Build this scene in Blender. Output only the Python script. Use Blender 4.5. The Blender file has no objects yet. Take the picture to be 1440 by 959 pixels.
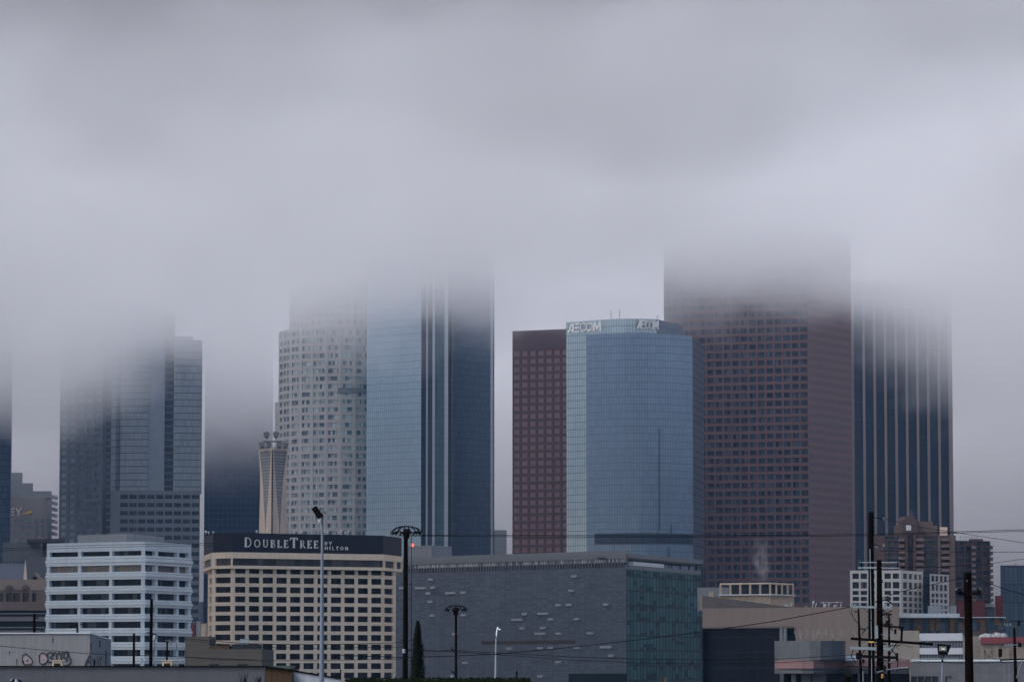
import bpy, math, random
from math import sin, cos, tan, atan2, hypot, pi, radians, floor
from mathutils import Vector
random.seed(7)
S = bpy.context.scene
COL = S.collection
# ------------------------------------------------------------------ camera
EYE, F, PITCH = 8.0, 5280.0, radians(5.0)
cam_data = bpy.data.cameras.new('camera')
cam = bpy.data.objects.new('camera', cam_data); COL.objects.link(cam)
cam_data.sensor_width = 36.0; cam_data.lens = 36.0 * F / 1440.0
cam_data.clip_start = 1.0; cam_data.clip_end = 60000.0
cam.location = (0, 0, EYE); cam.rotation_euler = (pi / 2 + PITCH, 0, 0)
S.camera = cam
CP, SP = cos(PITCH), sin(PITCH)
def at(px, py, Y):
    """survey helper: where the sight line of a photo pixel meets the vertical plane at distance Y"""
    dx, dy = (px - 720) / F, (479.5 - py) / F
    t = Y / (CP - dy * SP)
    return dx * t, EYE + t * (SP + dy * CP)
def XP(px, Y, py=720): return at(px, py, Y)[0]
def ZP(py, Y): return at(720, py, Y)[1]
def px_of(p):
    x, y, z = p; z -= EYE
    f = y * CP + z * SP; u = -y * SP + z * CP
    return 720 + F * x / f, 479.5 - F * u / f

# ------------------------------------------------------------------ objects
ORG = {}
def tag(o, label=None, cat=None, group=None, kind=None):
    if label: o['label'] = label
    if cat: o['category'] = cat
    if group: o['group'] = group
    if kind: o['kind'] = kind
    return o
def thing(name, label, cat, loc=(0, 0, 0), group=None):
    o = bpy.data.objects.new(name, None); COL.objects.link(o)
    o.location = loc; o.empty_display_size = 1
    ORG[o.name] = Vector(loc)
    return tag(o, label, cat, group)
class MB:
    def __init__(s): s.v = []; s.f = []; s.uv = []
    def face(s, pts, uv=None):
        n = len(s.v); s.v += [tuple(p) for p in pts]; s.f.append(tuple(range(n, n + len(pts))))
        s.uv.append(uv if uv else [(0, 0)] * len(pts))
    def wall(s, a, b, z0, z1, u0=0.0):
        L = hypot(b[0] - a[0], b[1] - a[1])
        s.face([(a[0], a[1], z0), (b[0], b[1], z0), (b[0], b[1], z1), (a[0], a[1], z1)],
               [(u0, z0), (u0 + L, z0), (u0 + L, z1), (u0, z1)])
    def prism(s, poly, z0, z1, skip=(), cap=True, bottom=False):
        n = len(poly); u = 0
        for i in range(n):
            a, b = poly[i], poly[(i + 1) % n]
            if i not in skip: s.wall(a, b, z0, z1, u)
            u += hypot(b[0] - a[0], b[1] - a[1])
        if cap: s.face([(x, y, z1) for x, y in poly], [(x, y) for x, y in poly])
        if bottom: s.face([(x, y, z0) for x, y in reversed(poly)], [(x, y) for x, y in reversed(poly)])
    def box(s, x0, x1, y0, y1, z0, z1): s.prism([(x0, y0), (x1, y0), (x1, y1), (x0, y1)], z0, z1, bottom=True); return s
    def obox(s, c, ax, ay, az, hx, hy, hz):
        c, ax, ay, az = Vector(c), Vector(ax) * hx, Vector(ay) * hy, Vector(az) * hz
        q = [c + ax * i + ay * j + az * k for k in (-1, 1) for j in (-1, 1) for i in (-1, 1)]
        for f in ((0, 2, 3, 1), (4, 5, 7, 6), (0, 1, 5, 4), (1, 3, 7, 5), (3, 2, 6, 7), (2, 0, 4, 6)): s.face([q[i] for i in f])
        return s
    def tube(s, pts, r, n=8, caps=True):
        pts = [Vector(p) for p in pts]; rr = r if isinstance(r, (list, tuple)) else [r] * len(pts)
        rings = []
        for i, p in enumerate(pts):
            d = (pts[min(i + 1, len(pts) - 1)] - pts[max(i - 1, 0)]).normalized()
            a = d.cross(Vector((0, 0, 1)) if abs(d.z) < 0.9 else Vector((1, 0, 0))).normalized(); b = d.cross(a)
            k = len(s.v)
            s.v += [tuple(p + (a * cos(2 * pi * j / n) + b * sin(2 * pi * j / n)) * rr[i]) for j in range(n)]
            rings.append(k)
        for a, b in zip(rings, rings[1:]):
            for j in range(n):
                s.f.append((a + j, a + (j + 1) % n, b + (j + 1) % n, b + j)); s.uv.append([(0, 0)] * 4)
        if caps:
            s.f.append(tuple(rings[0] + j for j in reversed(range(n)))); s.uv.append([(0, 0)] * n)
            s.f.append(tuple(rings[-1] + j for j in range(n))); s.uv.append([(0, 0)] * n)
        return s
    def build(s, name, mat, parent=None, smooth=False, origin=None):
        org = ORG.get(parent.name, Vector()) if parent is not None else Vector(origin or (0, 0, 0))
        me = bpy.data.meshes.new(name)
        me.from_pydata([tuple(Vector(p) - org) for p in s.v], [], s.f)
        ul = me.uv_layers.new(name='UVMap')
        k = 0
        for uv in s.uv:
            for c in uv: ul.data[k].uv = c; k += 1
        if smooth:
            for p in me.polygons: p.use_smooth = True
        me.materials.append(mat)
        o = bpy.data.objects.new(name, me); COL.objects.link(o)
        if parent is not None: o.parent = parent
        else: o.location = org
        ORG[o.name] = org
        return o

# ------------------------------------------------------------------ facades with real openings
class Path:
    def __init__(s, pts):
        s.p = [Vector(q) for q in pts]; s.c = [0.0]
        for a, b in zip(s.p, s.p[1:]): s.c.append(s.c[-1] + (b - a).length)
        s.L = s.c[-1]
    def __call__(s, u):
        i = 0
        while i < len(s.p) - 2 and u > s.c[i + 1]: i += 1
        t = (u - s.c[i]) / (s.c[i + 1] - s.c[i])
        return s.p[i].lerp(s.p[i + 1], t)
def facade(mb, path, us, zs, win, rec=0.3, off=0.0):
    """wall skin with a hole and reveals at every cell where win(i, j); returns the holes"""
    if not isinstance(path, Path): path = Path(path)
    holes = []
    P = [path(u) for u in us]
    for i in range(len(us) - 1):
        a, b = P[i], P[i + 1]; t = (b - a).normalized(); n = Vector((t.y, -t.x))
        a2, b2 = a + n * off, b + n * off
        run = None
        for j in range(len(zs) - 1):
            z0, z1 = zs[j], zs[j + 1]
            if win(i, j):
                ai, bi = a2 - n * rec, b2 - n * rec
                q = lambda p, z: (p.x, p.y, z)
                mb.face([q(a2, z0), q(b2, z0), q(bi, z0), q(ai, z0)], [(us[i], z0)] * 4)
                mb.face([q(ai, z1), q(bi, z1), q(b2, z1), q(a2, z1)], [(us[i], z1)] * 4)
                mb.face([q(a2, z0), q(ai, z0), q(ai, z1), q(a2, z1)], [(us[i], z0)] * 4)
                mb.face([q(bi, z0), q(b2, z0), q(b2, z1), q(bi, z1)], [(us[i + 1], z0)] * 4)
                holes.append((ai, bi, z0, z1))
            else:
                mb.face([(a2.x, a2.y, z0), (b2.x, b2.y, z0), (b2.x, b2.y, z1), (a2.x, a2.y, z1)],
                        [(us[i], z0), (us[i + 1], z0), (us[i + 1], z1), (us[i], z1)])
    return holes
PANE = {}
def pane_mesh(w, h, mat, key):
    k = (round(w, 2), round(h, 2), key, mat.name)
    if k not in PANE:
        w, h = k[0], k[1]
        m = MB(); d = 0.06
        for pts, uv in (([(0, 0, 0), (w, 0, 0), (w, 0, h), (0, 0, h)], [(0, 0), (w, 0), (w, h), (0, h)]),):
            m.face(pts, uv)
        m.face([(0, d, 0), (0, d, h), (w, d, h), (w, d, 0)])
        m.face([(0, 0, 0), (0, d, 0), (w, d, 0), (w, 0, 0)]); m.face([(0, 0, h), (w, 0, h), (w, d, h), (0, d, h)])
        m.face([(0, 0, 0), (0, 0, h), (0, d, h), (0, d, 0)]); m.face([(w, 0, 0), (w, d, 0), (w, d, h), (w, 0, h)])
        me = bpy.data.meshes.new('window'); me.from_pydata(m.v, [], m.f)
        ul = me.uv_layers.new(name='UVMap'); i = 0
        for uv in m.uv:
            for c in uv: ul.data[i].uv = c; i += 1
        me.materials.append(mat); PANE[k] = me
    return PANE[k]
def panes(root, holes, mat, name='window', most=100, prefer=None, mats=None):
    """each hole gets a pane of its own; past `most`, the rest become one part"""
    org = ORG[root.name]
    def centre(h): return ((h[0].x + h[1].x) / 2, (h[0].y + h[1].y) / 2, (h[2] + h[3]) / 2)
    def score(h):
        x, y = px_of(centre(h))
        if not (0 <= x <= 1440 and 0 <= y <= 959): return 1e6
        bad = 0
        if prefer and not (prefer[0] <= x <= prefer[2] and prefer[1] <= y <= prefer[3]): bad = 1e5
        return bad - (h[1] - h[0]).length * (h[3] - h[2]) - y * 0.004
    hs = sorted(holes, key=score) if len(holes) > most else holes
    for h in hs[:most]:
        a, b, z0, z1 = h; t = b - a
        m = mats(h) if mats else mat
        o = bpy.data.objects.new(name, pane_mesh(t.length, z1 - z0, m, name)); COL.objects.link(o)
        o.parent = root; o.location = Vector((a.x, a.y, z0)) - org; o.rotation_euler = (0, 0, atan2(t.y, t.x))
    if len(hs) > most:
        mb = MB()
        for a, b, z0, z1 in hs[most:]:
            t = (b - a).normalized(); n = Vector((t.y, -t.x)) * 0.06; L = (b - a).length
            mb.face([(a.x, a.y, z0), (b.x, b.y, z0), (b.x, b.y, z1), (a.x, a.y, z1)], [(0, 0), (L, 0), (L, z1 - z0), (0, z1 - z0)])
            mb.face([(b.x - n.x, b.y - n.y, z0), (a.x - n.x, a.y - n.y, z0), (a.x - n.x, a.y - n.y, z1), (b.x - n.x, b.y - n.y, z1)])
        tag(mb.build(name, mat, root), kind='stuff')
def steps(a, b, n): return [a + (b - a) * i / n for i in range(n + 1)]
def bays(a, b, n, frac, edge=0.0):
    """n windows between a and b, each `frac` of its bay; odd cells are windows"""
    out = [a]; w = (b - a - 2 * edge) / n
    for i in range(n):
        c = a + edge + w * i; out += [c + w * (1 - frac) / 2, c + w * (1 + frac) / 2]
    return out + [b]
odd = lambda i, j: i % 2 == 1 and j % 2 == 1

# ------------------------------------------------------------------ materials
class NT:
    def __init__(s, name):
        s.m = bpy.data.materials.new(name); s.m.use_nodes = True; s.t = s.m.node_tree; s.t.nodes.clear()
        s.out = s.t.nodes.new('ShaderNodeOutputMaterial')
    def n(s, kind, **kw):
        nd = s.t.nodes.new('ShaderNode' + kind)
        for k, v in kw.items(): setattr(nd, k, v)
        return nd
    def l(s, a, b): s.t.links.new(a, b)
    def put(s, sock, v):
        if hasattr(v, 'is_output'): s.l(v, sock)
        elif isinstance(v, (tuple, list)) and len(v) == 3 and sock.type == 'RGBA': sock.default_value = (*v, 1)
        else: sock.default_value = v
    def math(s, op, a, b=0.0, c=0.0, clamp=False):
        nd = s.n('Math', operation=op, use_clamp=clamp)
        for i, v in enumerate((a, b, c)): s.put(nd.inputs[i], v)
        return nd.outputs[0]
    def mix(s, f, a, b, blend='MIX'):
        nd = s.n('Mix', data_type='RGBA', blend_type=blend)
        s.put(nd.inputs[0], f); s.put(nd.inputs[6], a); s.put(nd.inputs[7], b)
        return nd.outputs[2]
    def noise(s, vec, scale, detail=3.0, rough=0.55):
        nd = s.n('TexNoise'); s.l(vec, nd.inputs['Vector']); nd.inputs['Scale'].default_value = scale
        nd.inputs['Detail'].default_value = detail; nd.inputs['Roughness'].default_value = rough
        return nd.outputs[0]
    def scale(s, vec, k):
        nd = s.n('Vector' + 'Math', operation='MULTIPLY'); s.l(vec, nd.inputs[0]); nd.inputs[1].default_value = k
        return nd.outputs[0]
    def pos(s): return s.n('NewGeometry').outputs['Position']
    def rng(s, v, a, b, c, d):
        nd = s.n('MapRange'); s.put(nd.inputs[0], v)
        for i, x in enumerate((a, b, c, d)): nd.inputs[i + 1].default_value = x
        return nd.outputs[0]
    def uv(s):
        sp = s.n('SeparateXYZ'); s.l(s.n('UVMap').outputs[0], sp.inputs[0]); return sp.outputs[0], sp.outputs[1]
    def bsdf(s, col, rough=0.7, metal=0.0, spec=0.4, normal=None):
        b = s.n('BsdfPrincipled'); s.put(b.inputs['Base Color'], col); s.put(b.inputs['Roughness'], rough)
        s.put(b.inputs['Metallic'], metal); s.put(b.inputs['Specular IOR Level'], spec)
        if normal is not None: s.l(normal, b.inputs['Normal'])
        s.l(b.outputs[0], s.out.inputs['Surface']); return s.m
    def line(s, c, period, width, soft=0.0):
        """1 on a line of `width` at every `period`"""
        f = s.math('FRACT', s.math('DIVIDE', c, period))
        return s.math('LESS_THAN', f, width / period)
def weathered(name, col, var=0.18, scale=0.15, streak=0.25, rough=0.8, joints=None, jcol=0.75, metal=0.0, spec=0.3, panel=0.0):
    """painted/stone surface: broad blotches, vertical rain streaks, optional joints in metres"""
    k = NT(name); p = k.pos()
    a = k.noise(p, scale, 4); b = k.noise(k.scale(p, (1.0, 1.0, 0.06)), scale * 6, 3)
    c = k.noise(p, 4.0, 3)
    f = k.math('ADD', k.math('MULTIPLY', k.math('SUBTRACT', a, 0.5), 2 * var), k.math('MULTIPLY', k.math('SUBTRACT', b, 0.5), 2 * streak))
    f = k.math('ADD', f, k.math('MULTIPLY', k.math('SUBTRACT', c, 0.5), 0.12))
    g = k.math('ADD', 1.0, f)
    if joints:
        u, v = k.uv(); du, dv, wd = joints
        j = k.math('MAXIMUM', k.line(u, du, wd), k.line(v, dv, wd))
        g = k.math('MULTIPLY', g, k.math('SUBTRACT', 1.0, k.math('MULTIPLY', j, 1 - jcol)))
        if panel:
            cx = k.n('CombineXYZ'); k.l(k.math('FLOOR', k.math('DIVIDE', u, du)), cx.inputs[0]); k.l(k.math('FLOOR', k.math('DIVIDE', v, dv)), cx.inputs[1])
            w = k.n('TexWhiteNoise', noise_dimensions='2D'); k.l(cx.outputs[0], w.inputs['Vector'])
            g = k.math('MULTIPLY', g, k.math('ADD', 1.0, k.math('MULTIPLY', k.math('SUBTRACT', w.outputs[0], 0.5), 2 * panel)))
    cm = k.n('CombineColor'); [k.l(g, cm.inputs[i]) for i in range(3)]
    return k.bsdf(k.mix(1.0, col, cm.outputs[0], 'MULTIPLY'), rough, metal, spec)
def curtain(name, glass, frame, du, dv, wu, wv, metal=0.6, rough=0.12, var=0.25, band=None, bandcol=None, spec=0.2):
    """glass curtain wall: pane-to-pane differences, mullions every du, floor lines every dv, optional spandrel band of height `band`"""
    k = NT(name); u, v = k.uv()
    cx = k.n('CombineXYZ'); k.l(k.math('FLOOR', k.math('DIVIDE', u, du)), cx.inputs[0]); k.l(k.math('FLOOR', k.math('DIVIDE', v, dv)), cx.inputs[1])
    w = k.n('TexWhiteNoise', noise_dimensions='2D'); k.l(cx.outputs[0], w.inputs['Vector'])
    big = k.noise(k.pos(), 0.03, 3)
    g = k.math('ADD', 1 - var, k.math('MULTIPLY', w.outputs[0], var)); g = k.math('ADD', g, k.math('MULTIPLY', k.math('SUBTRACT', big, 0.5), 0.22))
    cm = k.n('CombineColor'); [k.l(g, cm.inputs[i]) for i in range(3)]
    col = k.mix(1.0, glass, cm.outputs[0], 'MULTIPLY')
    if band: col = k.mix(k.line(v, dv, band), col, bandcol)
    ln = k.math('MAXIMUM', k.line(u, du, wu), k.line(v, dv, wv))
    col = k.mix(ln, col, frame)
    b = k.n('BsdfPrincipled')
    k.l(col, b.inputs['Base Color'])
    k.l(k.math('ADD', max(rough, 0.30), k.math('MULTIPLY', ln, 0.3)), b.inputs['Roughness'])
    k.l(k.math('MULTIPLY', k.math('SUBTRACT', 1.0, ln), metal), b.inputs['Metallic'])
    nb = k.n('Bump'); nb.inputs['Strength'].default_value = 0.05; nb.inputs['Distance'].default_value = 0.06; b.inputs['Specular IOR Level'].default_value = spec
    k.l(k.noise(k.pos(), 0.12, 2), nb.inputs['Height']); k.l(nb.outputs[0], b.inputs['Normal'])
    k.l(b.outputs[0], k.out.inputs['Surface']); return k.m
def glass(name, col, rough=0.08, metal=0.0, var=0.5, mull=None, blind=None, blind_amt=0.3, spec=0.2, mw=0.1, mcol=(0.03, 0.03, 0.035)):
    """window pane: differs pane by pane; some with blinds drawn to some height; mullions in metres"""
    k = NT(name); u, v = k.uv()
    oi = k.n('ObjectInfo').outputs['Random']; gi = k.n('NewGeometry').outputs['Random Per Island']
    r = k.math('FRACT', k.math('ADD', oi, gi))
    if mull:
        w0 = k.n('TexWhiteNoise', noise_dimensions='2D'); c0 = k.n('CombineXYZ')
        k.l(k.math('FLOOR', k.math('DIVIDE', u, mull)), c0.inputs[0]); k.l(r, c0.inputs[1]); k.l(c0.outputs[0], w0.inputs['Vector'])
        rp = w0.outputs[0]
    else: rp = r
    cm = k.n('CombineColor'); gg = k.math('ADD', 1 - var / 2, k.math('MULTIPLY', rp, var)); [k.l(gg, cm.inputs[i]) for i in range(3)]
    c = k.mix(1.0, col, cm.outputs[0], 'MULTIPLY')
    if blind:
        r2 = k.math('FRACT', k.math('MULTIPLY', k.math('ADD', r, k.math('MULTIPLY', rp, 0.35)), 7.31))
        on = k.math('LESS_THAN', r2, blind_amt)
        c = k.mix(on, c, blind)
    if mull: c = k.mix(k.line(u, mull, mw), c, mcol)
    return k.bsdf(c, max(rough, 0.3), metal, spec)
def plain(name, col, rough=0.6, metal=0.0, var=0.15, scale=2.0, spec=0.4):
    k = NT(name)
    g = k.math('ADD', 1 - var, k.math('MULTIPLY', k.noise(k.pos(), scale, 4), 2 * var))
    cm = k.n('CombineColor'); [k.l(g, cm.inputs[i]) for i in range(3)]
    return k.bsdf(k.mix(1.0, col, cm.outputs[0], 'MULTIPLY'), rough, metal, spec)
# ------------------------------------------------------------------ light, sky, air
SUN_EL, SUN_AZ = radians(48), radians(-118)        # azimuth from +Y towards +X: high on the left, a little behind the viewer
sd = Vector((sin(SUN_AZ) * cos(SUN_EL), cos(SUN_AZ) * cos(SUN_EL), sin(SUN_EL)))
sun_data = bpy.data.lights.new('sun', 'SUN'); sun = bpy.data.objects.new('sun', sun_data); COL.objects.link(sun)
sun_data.energy = 1.5; sun_data.angle = radians(25); sun_data.color = (1.0, 0.95, 0.935)
sun.rotation_euler = sd.to_track_quat('Z', 'Y').to_euler()
W = bpy.data.worlds.new('World'); S.world = W; W.use_nodes = True
wt = W.node_tree; wt.nodes.clear()
sky = wt.nodes.new('ShaderNodeTexSky'); sky.sky_type = 'NISHITA'; sky.sun_disc = False
sky.sun_elevation = SUN_EL; sky.sun_rotation = SUN_AZ; sky.air_density = 1.0; sky.dust_density = 3.0
hs = wt.nodes.new('ShaderNodeHueSaturation'); hs.inputs['Saturation'].default_value = 1.1
bg = wt.nodes.new('ShaderNodeBackground'); bg.inputs['Strength'].default_value = 0.15
wo = wt.nodes.new('ShaderNodeOutputWorld')
wt.links.new(sky.outputs[0], hs.inputs['Color']); wt.links.new(hs.outputs[0], bg.inputs['Color']); wt.links.new(bg.outputs[0], wo.inputs['Surface'])

# haze: even, thin, round everything
k = NT('haze_air'); pv = k.n('VolumePrincipled')
pv.inputs['Color'].default_value = (0.34, 0.60, 1.0, 1); pv.inputs['Density'].default_value = 0.00003
pv.inputs['Anisotropy'].default_value = 0.2
k.l(pv.outputs[0], k.out.inputs['Volume'])
HAZE_TOP = 352.0
tag(MB().box(-1500, 1500, -150, 4200, -1.0, HAZE_TOP).build('haze', k.m), 'thin grey blue haze in the air between the viewer and the towers', 'haze', kind='stuff')

# low cloud deck that swallows the tower tops
k = NT('cloud_vapour'); p = k.pos()
sp = k.n('SeparateXYZ'); k.l(p, sp.inputs[0]); x, y, z = sp.outputs
n1 = k.noise(k.scale(p, (1, 0.6, 1.6)), 1 / 260.0, 2.0, 0.55)
n2 = k.noise(k.scale(p, (1, 0.5, 1.6)), 1 / 75.0, 3.0, 0.62)
CLOUD_BASE, CLOUD_A = 186.0, 1.7e-4
base = k.math('ADD', k.math('MULTIPLY', k.math('SUBTRACT', 0.5, n1), 70.0), k.math('MULTIPLY', k.math('SUBTRACT', 0.5, n2), 78.0))
base = k.math('ADD', base, CLOUD_BASE)
base = k.math('ADD', base, k.math('MULTIPLY', x, 0.055))                       # hangs lower on the left
base = k.math('SUBTRACT', base, k.math('MINIMUM', k.math('MULTIPLY', k.math('MAXIMUM', k.math('SUBTRACT', y, 2385.0), 0.0), 0.28), 112.0))
base = k.math('SUBTRACT', base, k.math('MINIMUM', k.math('MULTIPLY', k.math('MAXIMUM', k.math('SUBTRACT', -208.0, x), 0.0), 0.5), 34.0))
base = k.math('SUBTRACT', base, k.math('MULTIPLY', k.math('MAXIMUM', k.math('SUBTRACT', x, 186.0), 0.0), 0.50))
h = k.math('MAXIMUM', k.math('SUBTRACT', z, base), 0.0)
dens = k.math('MINIMUM', k.math('MULTIPLY', h, CLOUD_A), 0.012)
px_, py_ = k.math('DIVIDE', k.math('SUBTRACT', x, 75.0), 95.0), k.math('DIVIDE', k.math('SUBTRACT', y, 1330.0), 150.0)
patch = k.math('POWER', 2.718, k.math('MULTIPLY', k.math('ADD', k.math('MULTIPLY', px_, px_), k.math('MULTIPLY', py_, py_)), -1.0))   # a thicker clump right of centre
dens = k.math('MULTIPLY', dens, k.math('ADD', k.rng(y, 800.0, 1340.0, 3.2, 1.0), k.math('MULTIPLY', patch, 0.45)))             # thicker overhead towards the viewer
pv = k.n('VolumePrincipled'); pv.inputs['Color'].default_value = (0.998, 0.998, 1.0, 1); pv.inputs['Anisotropy'].default_value = 0.0
k.l(dens, pv.inputs['Density']); k.l(pv.outputs[0], k.out.inputs['Volume'])
k.m.cycles.volume_step_rate = 0.38
tag(MB().box(-1100, 1100, 700, 3600, 58, 292).build('low_cloud', k.m), 'low grey cloud deck that swallows the tops of the towers', 'cloud', kind='stuff')

gm = weathered('asphalt_ground', (0.09, 0.09, 0.092), 0.2, 0.02, 0.0, 0.9)
g = MB(); g.face([(-30000, -2000, 0), (30000, -2000, 0), (30000, 50000, 0), (-30000, 50000, 0)])
tag(g.build('ground', gm), kind='structure')

# ------------------------------------------------------------------ render settings
S.render.engine = 'CYCLES'
c = S.cycles
c.use_denoising = True; c.max_bounces = 9; c.diffuse_bounces = 2; c.glossy_bounces = 3; c.volume_bounces = 8
c.transparent_max_bounces = 16; c.transmission_bounces = 2; c.sample_clamp_indirect = 4.0
c.use_adaptive_sampling = True; c.adaptive_threshold = 0.03
S.view_settings.view_transform = 'Standard'; S.view_settings.look = 'None'; S.view_settings.gamma = 1.0
S.view_settings.use_curve_mapping = False; S.view_settings.exposure = 0.58
# ------------------------------------------------------------------ lettering: strokes on a wall plane
def arc(cx, cy, rx, ry, a0, a1, n=14): return [(cx + rx * cos(radians(a0 + (a1 - a0) * i / n)), cy + ry * sin(radians(a0 + (a1 - a0) * i / n))) for i in range(n + 1)]
def letters(mb, glyphs, a, t, n, depth, size, gap=0.0, slant=0.0, put=None):
    """glyphs: list of (width, [(polyline, thickness)], scale); drawn from point a along t, standing proud along n"""
    a, t, n, up = Vector(a), Vector(t).normalized(), Vector(n).normalized(), Vector((0, 0, 1)); x = 0
    for w, strokes, sc in glyphs:
        if put: mb = MB()
        s = size * sc
        for pl, th in strokes:
            for (x0, y0), (x1, y1) in zip(pl, pl[1:]):
                d = Vector((x1 - x0, y1 - y0)); L = d.length
                if L < 1e-6: continue
                d /= L
                e = th * 0.18 if len(pl) > 3 else 0.0
                q = Vector((-d.y, d.x)) * th / 2
                c = [(x0 - d.x * e + q.x * k, y0 - d.y * e + q.y * k) for k in (-1, 1)] + [(x1 + d.x * e + q.x * k, y1 + d.y * e + q.y * k) for k in (1, -1)]
                P = [a + t * (x + (px + slant * py) * s) + up * (py * s) for px, py in c]
                fr = [p + n * depth for p in P]; bk = [p + n * 0.02 for p in P]
                mb.face([fr[0], fr[3], fr[2], fr[1]])
                for i in range(4):
                    j = (i + 1) % 4
                    mb.face([bk[j], bk[i], fr[i], fr[j]])
        x += (w + gap) * s
        if put: mb.build('sign_letter', put[0], put[1])
    return x
TK, TN = 0.20, 0.10
def ser(x0, x1, y): return ([(x0, y), (x1, y)], 0.05)
SERIF = {
 'D': (0.86, [([(0.17, 0), (0.17, 1)], TK), ser(0.02, 0.3, 0.025), ser(0.02, 0.3, 0.975), ([(0.2, 0.97), (0.38, 0.97)] + arc(0.4, 0.5, 0.34, 0.46, 85, -85) + [(0.2, 0.03)], 0.09)]),
 'O': (0.95, [(arc(0.45, 0.5, 0.36, 0.46, 0, 360, 26), 0.11)]),
 'U': (0.88, [([(0.18, 1), (0.18, 0.36)] + arc(0.43, 0.34, 0.25, 0.30, 180, 270, 6), 0.13), (arc(0.43, 0.34, 0.25, 0.30, 270, 360, 6) + [(0.68, 1)], TN), ser(0.04, 0.32, 0.975), ser(0.56, 0.8, 0.975)]),
 'B': (0.72, [([(0.17, 0), (0.17, 1)], TK), ser(0.02, 0.25, 0.025), ser(0.02, 0.25, 0.975), ([(0.2, 0.97)] + arc(0.34, 0.76, 0.2, 0.21, 90, -90, 8) + [(0.2, 0.55)], 0.08), ([(0.2, 0.53)] + arc(0.36, 0.28, 0.25, 0.25, 90, -90, 8) + [(0.2, 0.03)], 0.09)]),
 'L': (0.66, [([(0.17, 0), (0.17, 1)], TK), ser(0.02, 0.32, 0.975), ([(0.02, 0.03), (0.58, 0.03)], TN), ([(0.58, 0), (0.62, 0.22)], TN)]),
 'E': (0.68, [([(0.17, 0), (0.17, 1)], TK), ([(0.02, 0.03), (0.58, 0.03)], TN), ([(0.02, 0.97), (0.56, 0.97)], TN), ([(0.2, 0.52), (0.45, 0.52)], TN), ([(0.58, 0), (0.62, 0.2)], TN), ([(0.56, 1), (0.57, 0.8)], TN), ([(0.45, 0.42), (0.45, 0.62)], 0.05)]),
 'T': (0.8, [([(0.4, 0), (0.4, 1)], TK), ([(0.04, 0.97), (0.76, 0.97)], TN), ser(0.26, 0.54, 0.025), ([(0.04, 1), (0.02, 0.76)], TN), ([(0.76, 1), (0.78, 0.76)], TN)]),
 'R': (0.8, [([(0.17, 0), (0.17, 1)], TK), ser(0.02, 0.32, 0.025), ser(0.02, 0.25, 0.975), ([(0.2, 0.97)] + arc(0.34, 0.74, 0.22, 0.23, 90, -90, 8) + [(0.2, 0.51)], 0.08), ([(0.36, 0.5), (0.72, 0.02)], 0.12), ser(0.66, 0.84, 0.025)]),
}
SANS = {
 'B': (0.8, [([(0.1, 0), (0.1, 1)], .19), ([(0.1, 0.92)] + arc(0.36, 0.73, 0.2, 0.19, 90, -90, 6) + [(0.1, 0.53)], .16), ([(0.1, 0.5)] + arc(0.38, 0.29, 0.24, 0.21, 90, -90, 6) + [(0.1, 0.08)], .16)]),
 'Y': (0.9, [([(0.06, 1), (0.42, 0.45)], .19), ([(0.78, 1), (0.42, 0.45)], .19), ([(0.42, 0.5), (0.42, 0)], .19)]),
 'H': (0.95, [([(0.1, 0), (0.1, 1)], .19), ([(0.75, 0), (0.75, 1)], .19), ([(0.1, 0.5), (0.75, 0.5)], .17)]),
 'I': (0.42, [([(0.14, 0), (0.14, 1)], .19)]),
 'L': (0.75, [([(0.1, 0), (0.1, 1)], .19), ([(0.1, 0.08), (0.62, 0.08)], .17)]),
 'T': (0.85, [([(0.38, 0), (0.38, 1)], .19), ([(0.0, 0.92), (0.76, 0.92)], .17)]),
 'O': (1.1, [(arc(0.5, 0.5, 0.4, 0.42, 0, 360, 20), .17)]),
 'N': (1.0, [([(0.1, 0), (0.1, 1)], .19), ([(0.78, 0), (0.78, 1)], .19), ([(0.1, 1), (0.78, 0)], .19)]),
 'E': (0.72, [([(0.1, 0), (0.1, 1)], .2), ([(0.1, 0.92), (0.6, 0.92)], .16), ([(0.1, 0.5), (0.56, 0.5)], .16), ([(0.1, 0.08), (0.6, 0.08)], .16)]),
 'M': (1.1, [([(0.1, 0), (0.1, 1)], .18), ([(0.9, 0), (0.9, 1)], .18), ([(0.1, 1), (0.5, 0.25)], .18), ([(0.9, 1), (0.5, 0.25)], .18)]),
}
WIDE = {  # heavy slanted engineering-firm lettering: A without left leg foot, E of three bars
 'A': (0.92, [([(0.06, 0.0), (0.5, 0.98)], .2), ([(0.72, 0.0), (0.66, 1.0)], .24), ([(0.28, 0.3), (0.68, 0.3)], .16)]),
 'E': (0.74, [([(0.06, 0.92), (0.64, 0.92)], .17), ([(0.02, 0.5), (0.6, 0.5)], .17), ([(0.0, 0.08), (0.6, 0.08)], .17)]),
 'C': (0.86, [(arc(0.46, 0.5, 0.36, 0.41, 48, 312, 16), .2)]),
 'O': (1.0, [(arc(0.46, 0.5, 0.38, 0.41, 0, 360, 22), .2)]),
 'M': (1.1, [([(0.08, 0), (0.14, 1)], .2), ([(0.98, 0), (0.92, 1)], .2), ([(0.16, 1), (0.53, 0.2)], .2), ([(0.9, 1), (0.53, 0.2)], .2)]),
}
def pt(px, Y, py=720): return (XP(px, Y, py), Y)

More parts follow.
